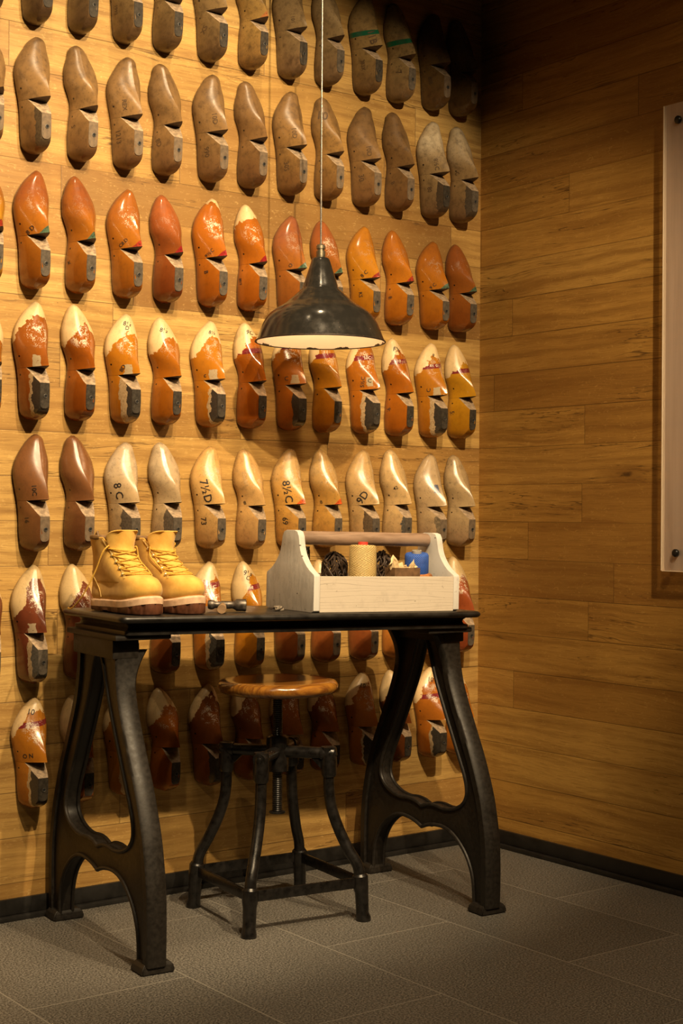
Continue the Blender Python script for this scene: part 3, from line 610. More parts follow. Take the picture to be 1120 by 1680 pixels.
ARCH = [(.018, .252), (.08, .246), (.13, .222), (.165, .186), (.188, .145), (.197, .105), (.196, .065), (.190, .030), (.180, 0.)]
def leg_frame(sgn):
    """sgn -1: left frame, +1: right frame"""
    u0 = sgn*.483; root = thing_part('leg_frame', table)
    d0, d1 = u0-.017, u0+.017
    ro = [(-z_[1]*.95, z_[0]) for z_ in cr(OUT, 4)]; arc = [(-z_[1]*.95, z_[0]) for z_ in cr(ARCH, 5)]
    left = [Vector(p) for p in ro]+[Vector(p) for p in arc]
    right = [Vector((-p[0], p[1])) for p in reversed(left[:-1])]
    outline = [(p[0], p[1]) for p in left+right]
    h = [(-p[1]*.95, p[0]) for p in cr(HOLE, 4)]; hole = h+[(-a, c) for a, c in reversed(h[1:-1])]
    b = MB(); b.prism(outline, [hole], lambda a, c, d: (d, a, c), d0, d1, .004)
    web = b.out('web', M_iron, root, angle=40)
    # flanges along the two outer edges
    for s in (-1, 1):
        P = [(s*q[1]*.95, q[0]) for q in cr(OUT, 5)]; b = MB(); V = []; F = []
        for i, (v, z) in enumerate(P):
            a = P[max(i-1, 0)]; c = P[min(i+1, len(P)-1)]; t = Vector((c[0]-a[0], c[1]-a[1])).normalized(); nrm = Vector((-t.y, t.x)); nrm = nrm if nrm.x*s > 0 else -nrm
            flare = max(0, (z-.62)/.1)**2*.034
            ua, ub = u0-.025-(flare if sgn > 0 else 0), u0+.025+(flare if sgn < 0 else 0)
            o, q = Vector((v, z))+nrm*.006, Vector((v, z))-nrm*.018
            rr = .005
            for uu, w in ((ua+rr, o), (ub-rr, o), (ub, o-nrm*rr), (ub, q), (ua, q), (ua, o-nrm*rr)): V.append((uu, w.x, w.y))
        n = 6
        for i in range(len(P)-1):
            for k in range(n): F.append((i*n+k, i*n+(k+1) % n, (i+1)*n+(k+1) % n, (i+1)*n+k))
        F.append(tuple(range(n))); F.append(tuple(range((len(P)-1)*n, len(P)*n)))
        b.add(V, F).out('flange', M_iron, root, angle=45)
        # foot pad
        b = MB(); c = s*.264; bm = bmesh.new()
        V = []
        for hw, hv, z in ((.041, .032, 0), (.041, .032, .013), (.035, .029, .022), (.030, .027, .026)): V += [(u0+.006-hw, c-hv, z), (u0+.006+hw, c-hv, z), (u0+.006+hw, c+hv, z), (u0+.006-hw, c+hv, z)]
        F = [(3, 2, 1, 0), (12, 13, 14, 15)]+[(i*4+k, i*4+(k+1) % 4, i*4+4+(k+1) % 4, i*4+4+k) for i in range(3) for k in range(4)]
        vs = [bm.verts.new(v) for v in V]
        for f in F: bm.faces.new([vs[i] for i in f])
        bmesh.ops.bevel(bm, geom=bm.edges[:], offset=.003, segments=2, affect='EDGES'); b.bm(bm)
        b.out('foot', M_iron, root, angle=40)
    # beads round the hole and along the arch
    for side_ in (-1, 1):
        b = MB(); uu = u0+side_*.017
        b.tube([(uu, v, z) for v, z in hole], .0055, 8, closed=True)
        ar = [(-p[0], p[1]) for p in arc]
        b.tube([(uu, v, z) for v, z in arc+[(-a, c) for a, c in reversed(arc[:-1])]], .0055, 8)
        b.out('bead', M_iron, root)
    zt = TZ-.046-TILT*u0
    ui, uo = (u0+.105, u0-.04) if sgn < 0 else (u0-.105, u0+.04)
    b = MB(); b.box(min(ui, uo), max(ui, uo), -.150, .150, zt-.013, zt+.001, .005); b.box(u0-.034, u0+.034, -.120, .120, .70, zt-.012, .004); b.out('top_flange', M_iron, root)
def thing_part(name, parent):
    o = bpy.data.objects.new(name, None); o.empty_display_size = .03; return link(o, parent)
leg_frame(-1); leg_frame(1)
# ------------------------------------------------------------------ stool
def wood_finish(name, a, b_, rough=.2, coat=.4):
    m, t, b = material(name); oc = objco(t)
    g = t.noise(t.map(oc, (9, 130, 40)), 1., 4, .6); g2 = t.noise(t.map(oc, (3, 14, 10)), 1., 2)
    c = t.mix(t.ss(g, .35, .7), a, b_); c = t.mix(t.m('MULTIPLY', t.ss(g2, .45, .7), .5), c, tuple(x*.45 for x in b_))
    t.put(b.inputs['Base Color'], c); t.put(b.inputs['Roughness'], t.ss(g, .2, .8, rough*.8, rough*1.3)); b.inputs['Coat Weight'].default_value = coat; b.inputs['Coat Roughness'].default_value = .15
    t.put(b.inputs['Normal'], t.bump(g, .12, .001)); return m
M_seat = wood_finish('amber_varnished_wood', (.36, .155, .022), (.16, .055, .010))
M_stool = simple('black_stool_iron', (.010, .0088, .008), .30, .2, 60, .5, .3, spec=.6)
SX, SY = -1.018, -.349
stool = thing('work_stool', 'round amber wooden seat stool with black iron pipe legs under the table', 'stool', Matrix.Translation((SX, SY, 0)))
ST = .612
b = MB(); b.lathe([(.0, ST-.034), (.140, ST-.034), (.152, ST-.030), (.158, ST-.020), (.158, ST-.012), (.153, ST-.004), (.142, ST), (.12, ST-.0005), (.06, ST-.003), (.001, ST-.004)], 64, caps=False); b.out('seat', M_seat, stool, angle=60)
b = MB(); b.lathe([(.046, ST-.0345), (.046, ST-.040), (.016, ST-.048)], 24); b.out('seat_plate', M_stool, stool)
b = MB(); pr = []
z = .268
while z < ST-.04: pr += [(.0115, z), (.0135, z+.0018), (.0135, z+.0028), (.0115, z+.0046)]; z += .0052
b.lathe(pr, 20); scr = b.out('screw', M_stool, stool, angle=60)
b = MB(); b.lathe([(.0125, .262), (.021, .263), (.021, .267), (.0125, .268)], 20); b.out('stop_washer', M_stool, scr)
b = MB(); b.lathe([(.0175, .372), (.029, .374), (.030, .40), (.028, .425), (.030, .445), (.029, .462), (.0235, .466), (.0175, .467)], 28); b.out('hub', M_stool, stool)
feet = [(-.143, .179), (-.180, -.143), (.142, -.185), (.181, .150)]
ZR = .098
pads = []
for fx, fy in feet:
    a = math.atan2(fy, fx); R = math.hypot(fx, fy); dx, dy = math.cos(a), math.sin(a)
    at = lambda r, z: Vector((dx*r, dy*r, z))
    lg = thing_part('leg', stool)
    # pipe with the S bend
    pts = cr([at(.139, .412), at(.140, .372), at(.141, .33), at(.148, .285), at(.166, .235), at(.192, .183), at(R*.935, .142), at(R*.965, .108), at(R*.985, .06), at(R, .002)], 6)
    b = MB(); b.tube(pts, .0145, 14); b.out('pipe', M_stool, lg)
    # square-ended lower sleeve where the rails join
    b = MB(); p0, p1, p2, p3 = at(R*.962, .118), at(R*.97, .085), at(R*.988, .05), at(R, 0)
    b.tube([at(R*.961, .119), at(R*.965, .114), at(R*.972, .088), at(R*.985, .072), at(R*.996, .02), at(R*1.006, .008), at(R*1.008, 0)], [.0165, .0205, .0205, .0175, .0165, .0195, .0195], 14); b.out('foot_sleeve', M_stool, lg)
    # elbow casting and arm from hub
    b = MB(); b.tube([at(.120, .425), at(.150, .425), at(.156, .424)], [.0185, .0205, .017], 14); b.tube([at(.140, .442), at(.140, .40), at(.1405, .372), at(.141, .365)], [.019, .021, .0195, .0165], 14)
    V = [at(.146, .405)+Vector((-dy*.008*s, dx*.008*s, 0)) for s in (-1, 1)]+[at(.095, .412)+Vector((-dy*.008*s, dx*.008*s, 0)) for s in (-1, 1)]+[at(.141, .366)+Vector((-dy*.008*s, dx*.008*s, 0)) for s in (-1, 1)]
    b.add(V, [(0, 2, 4), (1, 5, 3), (2, 3, 5, 4), (0, 1, 3, 2), (0, 4, 5, 1)]); b.lathe([(.0075, 0), (.0075, .004), (.0045, .0055)], 8, Matrix.Translation(at(.162, .425)) @ Matrix.Rotation(a, 4, 'Z') @ Matrix.Rotation(PI/2, 4, 'Y') @ Matrix.Translation((0, 0, -.006)))
    b.out('elbow', M_stool, lg)
    b = MB(); b.tube([at(.024, .425), at(.125, .425)], .0155, 14); b.out('arm', M_stool, lg)
    pads.append(at(R*.972, ZR))
for i in range(4):
    p, q = pads[i], pads[(i+1) % 4]; d = (q-p); L = d.length; d.normalize(); a = math.atan2(d.y, d.x)
    b = MB(); b.box(.012, L-.012, -.0045, .0045, -.0135, .0135, .0015, Matrix.Translation(p) @ Matrix.Rotation(a, 4, 'Z')); b.out('rail', M_stool, stool)
# ------------------------------------------------------------------ pendant lamp
def enamel():
    m, t, b = material('black_enamel'); oc = objco(t); n = t.noise(oc, 38, 4, .6); n2 = t.noise(oc, 200, 2)
    c = t.mix(t.ss(n, .4, .75), (.016, .015, .013), (.026, .023, .019)); c = t.mix(t.m('MULTIPLY', t.ss(n2, .72, .77), t.ss(n, .5, .6)), c, (.16, .12, .09))
    z = t.xyz(oc)[2]; c = t.mix(t.m('MULTIPLY', t.ss(z, .006, .001), t.ss(n2, .56, .62)), c, (.06, .035, .02))
    t.put(b.inputs['Base Color'], c); t.put(b.inputs['Roughness'], t.ss(n, .3, .7, .12, .2)); b.inputs['Specular IOR Level'].default_value = .6; t.put(b.inputs['Normal'], t.bump(n, .02, .002)); return m
def cream_enamel():
    m, t, b = material('cream_enamel'); oc = objco(t); n = t.noise(oc, 110, 4, .7); n2 = t.noise(oc, 16, 2); z = t.xyz(oc)[2]
    lim = t.m('ADD', -.002, t.m('MULTIPLY', t.ss(n2, .50, .62), .006))
    chip = t.ss(t.m('ADD', t.m('SUBTRACT', z, lim), t.m('MULTIPLY', t.m('SUBTRACT', n, .5), .010)), .001, 0.)
    c = t.mix(chip, (.80, .68, .54), (.03, .018, .010)); t.put(b.inputs['Base Color'], c); b.inputs['Roughness'].default_value = .35; return m
LX, LY, LZ = -.852, -.30, 1.511
lamp = thing('pendant_lamp', 'black enamelled pendant lamp with cream inside hanging on a thin steel cord', 'lamp', Matrix.Translation((LX, LY, LZ)) @ Matrix.Scale(1.035, 4))
PR = [(.1700, 0), (.1655, .010), (.1585, .028), (.150, .048), (.142, .062), (.132, .074), (.116, .086), (.099, .0965), (.092, .101), (.084, .108), (.0755, .1155), (.070, .1195), (.066, .1235), (.055, .1335), (.0475, .1395), (.0462, .143), (.0445, .150), (.034, .183), (.0245, .213), (.022, .2185), (.0165, .221), (.0105, .222)]
b = MB(); b.lathe(PR, 72, caps=False); b.out('shade', enamel(), lamp, angle=50)
b = MB(); b.lathe([(.1680, .0006), (.1635, .012), (.1565, .029), (.148, .048), (.140, .061), (.130, .072), (.114, .084), (.097, .094), (.08, .105), (.06, .124), (.04, .14), (.001, .142)], 72, caps=False); b.out('shade_inside', cream_enamel(), lamp, angle=50)
b = MB(); b.tube([(.1700*math.cos(2*PI*k/72), .1700*math.sin(2*PI*k/72), .0005) for k in range(72)], .0021, 8, closed=True); b.out('rim', simple('chipped_rim', (.025, .018, .013), .5, .2, 150, .5, .4), lamp)
M_brass = simple('tarnished_brass', (.20, .175, .12), .38, .8, 60, .35, .2)
b = MB(); b.lathe([(.012, .219), (.012, .238), (.0095, .239), (.0095, .243), (.0118, .244), (.0118, .252), (.009, .255), (.004, .257)], 24); b.out('cord_grip', M_brass, lamp)
b = MB(); b.tube([(0, 0, .25), (0, 0, (RH-LZ)/1.035-.02)], .0026, 10); b.out('cord', simple('braided_steel_cord', (.20, .185, .165), .35, .7, 300, .3, .3), lamp)
b = MB(); b.lathe([(.05, (RH-LZ)/1.035-.025), (.05, (RH-LZ)/1.035-.002), (.01, (RH-LZ)/1.035-.0015)], 24); b.lathe([(.006, (RH-LZ)/1.035-.03), (.05, (RH-LZ)/1.035-.025)], 24); b.out('ceiling_rose', M_black, lamp)
M_bulb = bpy.data.materials.new('bulb_glass'); M_bulb.use_nodes = True; q = M_bulb.node_tree.nodes['Principled BSDF']; q.inputs['Base Color'].default_value = (.9, .8, .6, 1); q.inputs['Emission Color'].default_value = (1, .72, .42, 1); q.inputs['Emission Strength'].default_value = 30.; q.inputs['Roughness'].default_value = .3
b = MB(); b.lathe([(.001, .052), (.014, .055), (.024, .066), (.028, .08), (.024, .096), (.015, .11), (.013, .125)], 24, caps=False); b.out('bulb', M_bulb, lamp)
# ------------------------------------------------------------------ frosted acrylic panel on stand-offs
def acrylic(name, dens, col):
    m, t, b = material(name); out = m.node_tree.nodes['Material Output']; n = t.noise(t.map(objco(t), (1, 30, 1.5)), 1., 3)
    b.inputs['Base Color'].default_value = (*col, 1); b.inputs['Roughness'].default_value = .28
    tr = t.node('ShaderNodeBsdfTransparent', {'Color': (.96, .93, .90, 1)})
    mx = t.node('ShaderNodeMixShader'); t.put(mx.inputs[0], t.ss(n, .3, .7, dens*.85, dens*1.15)); t.l.new(tr.outputs[0], mx.inputs[1]); t.l.new(b.outputs[0], mx.inputs[2]); t.l.new(mx.outputs[0], out.inputs[0]); return m
PY0, PY1, PZ0, PZ1 = -1.95, -.797, .894, 2.181
panel = thing('display_panel', 'tall frosted acrylic panel on black bolts on the right wall', 'panel', Matrix.Translation((-.03, (PY0+PY1)/2, PZ0)))
hw, hh = (PY1-PY0)/2, PZ1-PZ0
b = MB(); b.box(-.010, 0, -hw, hw, 0, hh, .0012); sheet = b.out('sheet', acrylic('frosted_acrylic', .38, (.74, .60, .49)), panel, smooth=False)
b = MB(); b.box(-.0105, .0005, hw-.0002, hw+.0035, 0, hh, .001); b.box(-.0105, .0005, -hw, hw, -.0015, .0002, .0005); b.out('light_catch_edge', acrylic('acrylic_edge_lit', .95, (.95, .82, .62)), panel, smooth=False)  # pale edge colour stands in for light gathered inside the acrylic
for yy in (hw-.052, -hw+.052):
    for zz in (.050, hh-.049):
        b = MB(); b.lathe([(.0085, -.0005), (.0085, .0285)], 16, Matrix.Translation((0, yy, zz)) @ Matrix.Rotation(PI/2, 4, 'Y')); b.lathe([(.0100, 0), (.0108, .001), (.0108, .007), (.0085, .0095), (.003, .0102)], 20, Matrix.Translation((-.0102, yy, zz)) @ Matrix.Rotation(-PI/2, 4, 'Y')); b.out('mounting_bolt', simple('black_bolt', (.012, .012, .011), .3, .3, 90, .2, .1), panel)
# ------------------------------------------------------------------ boots
def nubuck():
    m, t, b = material('yellow_nubuck'); oc = objco(t); n = t.noise(oc, 26, 4, .6); n2 = t.noise(oc, 260, 3, .6); n3 = t.noise(oc, 9, 2)
    c = t.mix(t.ss(n, .3, .7), (.60, .335, .060), (.74, .46, .105)); c = t.mix(t.m('MULTIPLY', t.ss(n3, .5, .75), .4), c, (.42, .22, .045)); c = t.mix(t.m('MULTIPLY', t.ss(n2, .6, .8), .2), c, (.35, .18, .04))
    t.put(b.inputs['Base Color'], c); b.inputs['Roughness'].default_value = .78; b.inputs['Sheen Weight'].default_value = .15; b.inputs['Specular IOR Level'].default_value = .25
    t.put(b.inputs['Normal'], t.bump(n2, .2, .0008)); return m
M_nub = nubuck()
M_collar = simple('dark_brown_padded_leather', (.16, .085, .028), .6, 0, 60, .35, .2)
M_lace = simple('yellow_brown_lace', (.62, .36, .05), .7, 0, 500, .35, .4)
M_mid = simple('cream_midsole_rubber', (.62, .42, .27), .55, 0, 40, .15, .1)
M_gum = simple('brown_gum_rubber', (.10, .034, .014), .5, 0, 40, .35, .1)
M_eye = simple('brass_eyelet', (.75, .68, .5), .3, .8, 50, .1, 0)
M_stitch = simple('pale_stitching', (.8, .58, .2), .7, 0, 300, .2, 0)
BL_ = .288
FW = [(0, .0), (.004, .013), (.015, .025), (.035, .0325), (.07, .0350), (.11, .0365), (.15, .041), (.19, .0475), (.22, .0495), (.245, .047), (.265, .040), (.278, .029), (.285, .016), (.288, .0)]
def foot_xy(th):
    """footprint point at angle th (0 = toe, pi = heel); x along the foot"""
    u = (1+math.cos(th))/2; x = BL_*u
    return x, tab(FW, x)*(1 if math.sin(th) >= 0 else -1)
def boot_pt(z, th, off=0.):
    x0, y0 = foot_xy(th)
    w = tab([(.026, 0), (.05, .0), (.062, .035), (.072, .10), (.080, .21), (.088, .345), (.098, .48), (.112, .62), (.130, .78), (.150, .91), (.172, 1.), (.3, 1.)], z)
    sx = .062+.010*max(0, (z-.14)/.06); x1 = .070+sx*math.cos(th)+(.006*max(0, (z-.15)/.05)*(1 if math.cos(th) > 0 else -.4)); y1 = (.0415+.004*max(0, (z-.14)/.05))*math.sin(th)
    sh = 1-.10*max(0, (.034-z)/.008)-(.02*max(0, (z-.05)/.03) if z < .08 else .02)
    cx = .13
    x = (cx+(x0-cx)*sh)*(1-w)+x1*w; y = y0*sh*(1-w)+y1*w
    n = Vector((math.cos(th), math.sin(th)*1.2, 0)).normalized()
    spring = .012*max(0, (x-.17)/.11)**2
    return Vector((x, y, z+spring))+n*off
def lerp(a, b, t): return a+(b-a)*t
NTH = 56
def boot(label, M, loose):
    root = thing('work_boot', label, 'boot', M, 'pair of yellow boots')
    TH = [2*PI*k/NTH for k in range(NTH)]
    zs = [.024, .030, .038, .046, .054, .060, .066, .071, .075, .079, .083, .088, .094, .101, .110, .120, .130, .140, .150, .160, .168]
    V = []; F = []
    for i, z in enumerate(zs):
        for th in TH: V.append(boot_pt(z, th, .0015*math.sin((z-.024)*90) if z < .06 else 0))
    for i in range(len(zs)-1):
        for k in range(NTH): F.append((i*NTH+k, i*NTH+(k+1) % NTH, (i+1)*NTH+(k+1) % NTH, (i+1)*NTH+k))
    F.append(tuple(range(NTH-1, -1, -1)))
    o = pyobj('vamp', V, F, M_nub, root, angle=0); o.modifiers.new('thick', 'SOLIDIFY').thickness = -.003; ss = o.modifiers.new('sub', 'SUBSURF'); ss.levels = ss.render_levels = 1
    # ankle quarters: wrap round the back, open at the front over the tongue
    zq = [.070, .080, .090, .102, .116, .130, .144, .158, .170, .180, .186]
    gap = [(.070, 1.10), (.082, .74), (.092, .62), (.11, .60), (.13, .64), (.15, .76), (.17, .98), (.186, 1.2)]
    n = 40; V = []; F = []
    for z in zq:
        g = tab(gap, z)
        for k in range(n+1):
            th = lerp(g, 2*PI-g, k/n); e = min(1, 4*min(k, n-k)/n)
            V.append(boot_pt(z-.004*(1-math.cos(th))*0, th, .0045+.002*max(0, (z-.15)/.03)))
    for i in range(len(zq)-1):
        for k in range(n): F.append((i*(n+1)+k, i*(n+1)+k+1, (i+1)*(n+1)+k+1, (i+1)*(n+1)+k))
    q = pyobj('quarters', V, F, M_nub, root, angle=0); q.modifiers.new('thick', 'SOLIDIFY').thickness = .0035
    ss = q.modifiers.new('sub', 'SUBSURF'); ss.levels = ss.render_levels = 1
    for off_ in (.004, .007):   # stitch rows along the lace edge
        for s in (1, -1): MB().tube([boot_pt(z, s*(tab(gap, z)+off_*16), .0085) for z in (.083, .092, .102, .116, .13, .144, .158, .17, .18)], .0006, 5).out('stitching', M_stitch, q)
    for s in (1, -1):   # seam of the heel counter
        MB().tube(cr([boot_pt(z, s*th, .0052) for z, th in ((.034, 2.0), (.055, 2.08), (.075, 2.25), (.092, 2.5), (.104, 2.8), (.108, PI))], 5), .0009, 5).out('heel_seam', M_stitch, root)
    # tongue
    V = []; F = []; zt = [.088, .10, .115, .13, .145, .16, .172, .183, .192, .199, .2035, .2055]; n = 16
    wid = [.42, .48, .58, .70, .84, 1.0, 1.16, 1.26, 1.28, 1.18, .98, .6]
    for z, w_ in zip(zt, wid):
        for k in range(n+1):
            th = lerp(-w_, w_, k/n); p = boot_pt(min(z, .172), th, .002); p.z = z+.004*max(0, (p.x-.17)/.11)**2
            lean = max(0, (z-.15)/.055); p.x += .004+.008*lean+.020*lean*abs(k/n*2-1)**2; p.y *= 1+.12*lean; V.append(p)
    for i in range(len(zt)-1):
        for k in range(n): F.append((i*(n+1)+k, i*(n+1)+k+1, (i+1)*(n+1)+k+1, (i+1)*(n+1)+k))
    o = pyobj('tongue', V, F, M_nub, root, angle=0); o.modifiers.new('thick', 'SOLIDIFY').thickness = -.004; ss = o.modifiers.new('sub', 'SUBSURF'); ss.levels = ss.render_levels = 1
    # padded collar
    b = MB(); pts = [boot_pt(.172, lerp(1.15, 2*PI-1.15, k/24), .003)+Vector((0, 0, .010+.005*math.sin(PI*k/24))) for k in range(25)]
    b.tube(pts, [.003+.0035*min(1, min(k, 24-k)/3) for k in range(25)], 10); b.out('collar', M_collar, root)
    # pull tab at the heel
    b = MB(); b.tube([boot_pt(.165, PI, .008), boot_pt(.18, PI, .010)+Vector((0, 0, .012)), boot_pt(.18, PI, .003)+Vector((0, 0, .02)), boot_pt(.17, PI, -.004)+Vector((0, 0, .01))], .004, 8); b.out('pull_tab', M_collar, root)
    # midsole and lugged outsole
    def sole(zl, offs, name, mat, lug=False, par=root):
        V = []; F = []; n = 120
        for z, of in zip(zl, offs):
            for k in range(n):
                th = 2*PI*k/n; x, y = foot_xy(th); nn = Vector((math.cos(th)*.9, math.sin(th), 0)).normalized(); p = Vector((x, y, 0))+nn*of; sp = .011*max(0, (x-.175)/.11)**2
                notch = 0
                if lug and (k % 8) in (0, 1): p -= nn*.004
                p.z = z+sp*(1 if z > .001 else .9); 
                if lug and z < .002: p.z = -x*.0185 + (.008 if .095 < x < .120 else 0)   # tread lies flat; gap before the heel
                elif lug and z < .004: p.z = .003-x*.0185*.8
                V.append(p)
        m = len(zl)
        for i in range(m-1):
            for k in range(n): F.append((i*n+k, i*n+(k+1) % n, (i+1)*n+(k+1) % n, (i+1)*n+k))
        F.append(tuple(range(n-1, -1, -1))); F.append(tuple(range((m-1)*n, m*n)))
        return pyobj(name, V, F, mat, par, angle=40)
    sole([.0095, .0105, .020, .0255, .0275, .030], [.004, .006, .0065, .0065, .0045, .0005], 'midsole', M_mid)
    sole([.0, .003, .010], [.003, .0055, .0055], 'outsole', M_gum, True)
    # eyelets and laces
    ez = [.092, .107, .123, .140, .158]
    E = {s: [boot_pt(z, s*(tab(gap, z)+.16), .0075) for z in ez] for s in (1, -1)}
    for s in (1, -1):
        for p in E[s]:
            nrm = Vector((.75, s*.6, .15)).normalized(); r = nrm.to_track_quat('Z', 'Y').to_matrix().to_4x4()
            b = MB(); b.lathe([(.0016, .0), (.0022, .0013), (.0036, .0009), (.0042, -.0006)], 12, Matrix.Translation(p) @ r); b.out('eyelet', M_eye, q)
    b = MB(); ang = lambda i, q: q*(tab(gap, ez[i])+.16)
    def run(i, s0, j, s1, lift, sag=0.):
        P = []
        for k in range(11):
            u = k/10; z = lerp(ez[i], ez[j], u)-sag*math.sin(PI*u); th = lerp(ang(i, s0), ang(j, s1), u)
            P.append(boot_pt(z, th, .008+lift*math.sin(PI*u)**.6)+Vector((.004+.010*max(0, (z-.15)/.055), 0, 0))*math.sin(PI*u))
        b.tube(cr(P, 3), .0021, 7)
    run(0, 1, 0, -1, .004)
    for i in range(1, 5):
        run(i-1, 1, i, -1, .004, .001*i); run(i-1, -1, i, 1, .0065, -.001)
    run(4, 1, 4, -1, .006, .006)
    b.out('lace', M_lace, root)
    for P in loose:
        b = MB(); b.tube(cr(P(E), 7), .0021, 7); b.out('loose_lace', M_lace, root)
    return root
tip = Vector((0, 0, 0))
# boot x axis points to the viewer's side of the table (-v)
BS = Matrix.Rotation(math.radians(-1.2), 4, 'Y') @ Matrix.Diagonal((.86, .84, .955, 1))
B1 = TM(-.470, .082, .0022, math.radians(-90+9)) @ BS; B2 = TM(-.366, .088, .0022, math.radians(-90+13)) @ BS
boot('left yellow nubuck work boot with lace trailing onto the table', B1, [
    lambda E: [E[-1][4], E[-1][4]+Vector((.012, -.004, .006)), E[-1][4]+Vector((.006, -.020, -.012)), Vector((.10, -.072, .10)), Vector((.07, -.088, .045)), Vector((.03, -.094, .012)), Vector((.0, -.090, .0028)), Vector((-.03, -.080, .0028))],
    lambda E: [E[1][4], E[1][4]+Vector((.012, .006, .004)), E[1][4]+Vector((.016, .010, -.02)), E[1][3]+Vector((.016, .010, -.016)), E[1][1]+Vector((.012, .010, -.006)), E[1][0]+Vector((.006, .008, -.004))]])
boot('right yellow nubuck work boot, the one beside the hammer', B2, [
    lambda E: [E[-1][4], E[-1][4]+Vector((.012, -.003, .003)), E[-1][4]+Vector((.014, -.004, -.018)), E[-1][2]+Vector((.012, -.006, -.01)), E[-1][1]+Vector((.010, -.005, -.006))],
    lambda E: [E[1][4], E[1][4]+Vector((.010, .006, .012)), E[1][4]+Vector((-.006, .014, .014)), E[1][3]+Vector((-.008, .012, .0))]])
# ------------------------------------------------------------------ tote toolbox
def whitewash(name, tone, grain_axis, seed, gs=.5):
    m, t, b = material(name); oc = objco(t); V = t.node('ShaderNodeVectorMath', {0: oc, 1: (seed, seed*2, seed)}, operation='ADD').outputs[0]
    sc_ = {'x': (4, 60, 60), 'z': (40, 40, 9)}[grain_axis]
    w = t.noise(t.map(V, tuple(q*.28 for q in sc_)), 1., 2); s2 = t.node('ShaderNodeVectorMath', {0: V, 1: t.vec(0., 0., t.m('MULTIPLY', w, .075))}, operation='ADD').outputs[0]
    g = t.noise(t.map(s2, sc_), 1.6, 3, .6); ring = t.m('FRACT', t.m('MULTIPLY', t.m('ADD', t.xyz(s2)[2] if grain_axis == 'x' else t.xyz(s2)[0], t.m('MULTIPLY', g, .006)), 130.))
    line = t.ss(ring, .80, .97); n = t.noise(V, 30, 4, .65); d = t.noise(V, 90, 3, .6)
    c = t.mix(t.m('MULTIPLY', line, gs), tone, tuple(q*.42 for q in tone)); c = t.mix(t.m('MULTIPLY', t.ss(n, .5, .75), .3), c, tuple(q*.6 for q in tone)); c = t.mix(t.m('MULTIPLY', t.ss(d, .66, .76), .6), c, (.12, .085, .05))
    vo = t.node('ShaderNodeTexVoronoi', {'Scale': 1.}, feature='F1'); t.put(vo.inputs['Vector'], t.map(V, (17., 17., 30.))); c = t.mix(t.m('MULTIPLY', t.ss(vo.outputs['Distance'], .07, .04), .85), c, (.04, .028, .02))
    t.put(b.inputs['Base Color'], c); b.inputs['Roughness'].default_value = .75; b.inputs['Specular IOR Level'].default_value = .25; t.put(b.inputs['Normal'], t.bump(t.m('SUBTRACT', d, t.m('MULTIPLY', line, .6)), .3, .001)); return m
M_wside = whitewash('whitewashed_plywood_side', (.56, .49, .40), 'x', 1.3)
M_wend = whitewash('whitewashed_plywood_end', (.55, .53, .49), 'z', 5.1, .2)
M_dowel = wood_finish('worn_dowel_wood', (.34, .23, .16), (.19, .115, .07), .55, .0)
TBM = TM(.242, -.035, .0006, math.radians(-1.0))
box = thing('tool_box', 'whitewashed wooden tote toolbox with a round dowel handle on the table', 'toolbox', TBM)
BLn, BWd, BHt = .452, .250, .092
hx, hy = BLn/2, BWd/2
GAB = [(-hy, .005), (-hy+.010, .0), (hy-.010, .0), (hy, .005), (hy, .090)]+[(q.x, q.y) for q in cr([(hy-.002, .096), (hy-.030, .110), (hy-.054, .130), (hy-.073, .156), (.042, .193)], 4)]+[(.034, .2045), (.020, .208), (-.020, .208), (-.034, .2045)]+[(-q.x, q.y) for q in reversed(cr([(hy-.002, .096), (hy-.030, .110), (hy-.054, .130), (hy-.073, .156), (.042, .193)], 4))]+[(-hy, .090)]
for s in (-1, 1):
    b = MB(); b.prism(GAB, [], lambda a, c, d: (d, a, c), s*(hx)-(.018 if s > 0 else 0), s*hx+(.018 if s < 0 else 0), .0012); b.out('end_panel', M_wend, box, angle=50)
b = MB(); b.box(-hx+.0185, hx-.0185, -hy, -hy+.012, .0005, BHt, .001); b.box(-hx+.001, -hx+.019, -hy-.0005, -hy+.0, .004, .004, 0) if False else None; b.out('front_panel', M_wside, box, smooth=False)
b = MB(); b.box(-hx+.0185, hx-.0185, hy-.012, hy, .0005, BHt, .001); b.out('back_panel', M_wside, box, smooth=False)
b = MB(); b.box(-hx+.019, hx-.019, -hy+.0125, hy-.0125, .002, .012, 0); b.out('floor_board', M_wside, box, smooth=False)
b = MB(); b.lathe([(.012, -hx+.0185), (.0178, -hx+.019), (.0185, 0), (.0180, hx-.026), (.0165, hx-.021), (.012, hx-.0185)], 28, Matrix.Translation((0, 0, .188)) @ Matrix.Rotation(PI/2, 4, 'Y')); b.out('handle', M_dowel, box, angle=50)
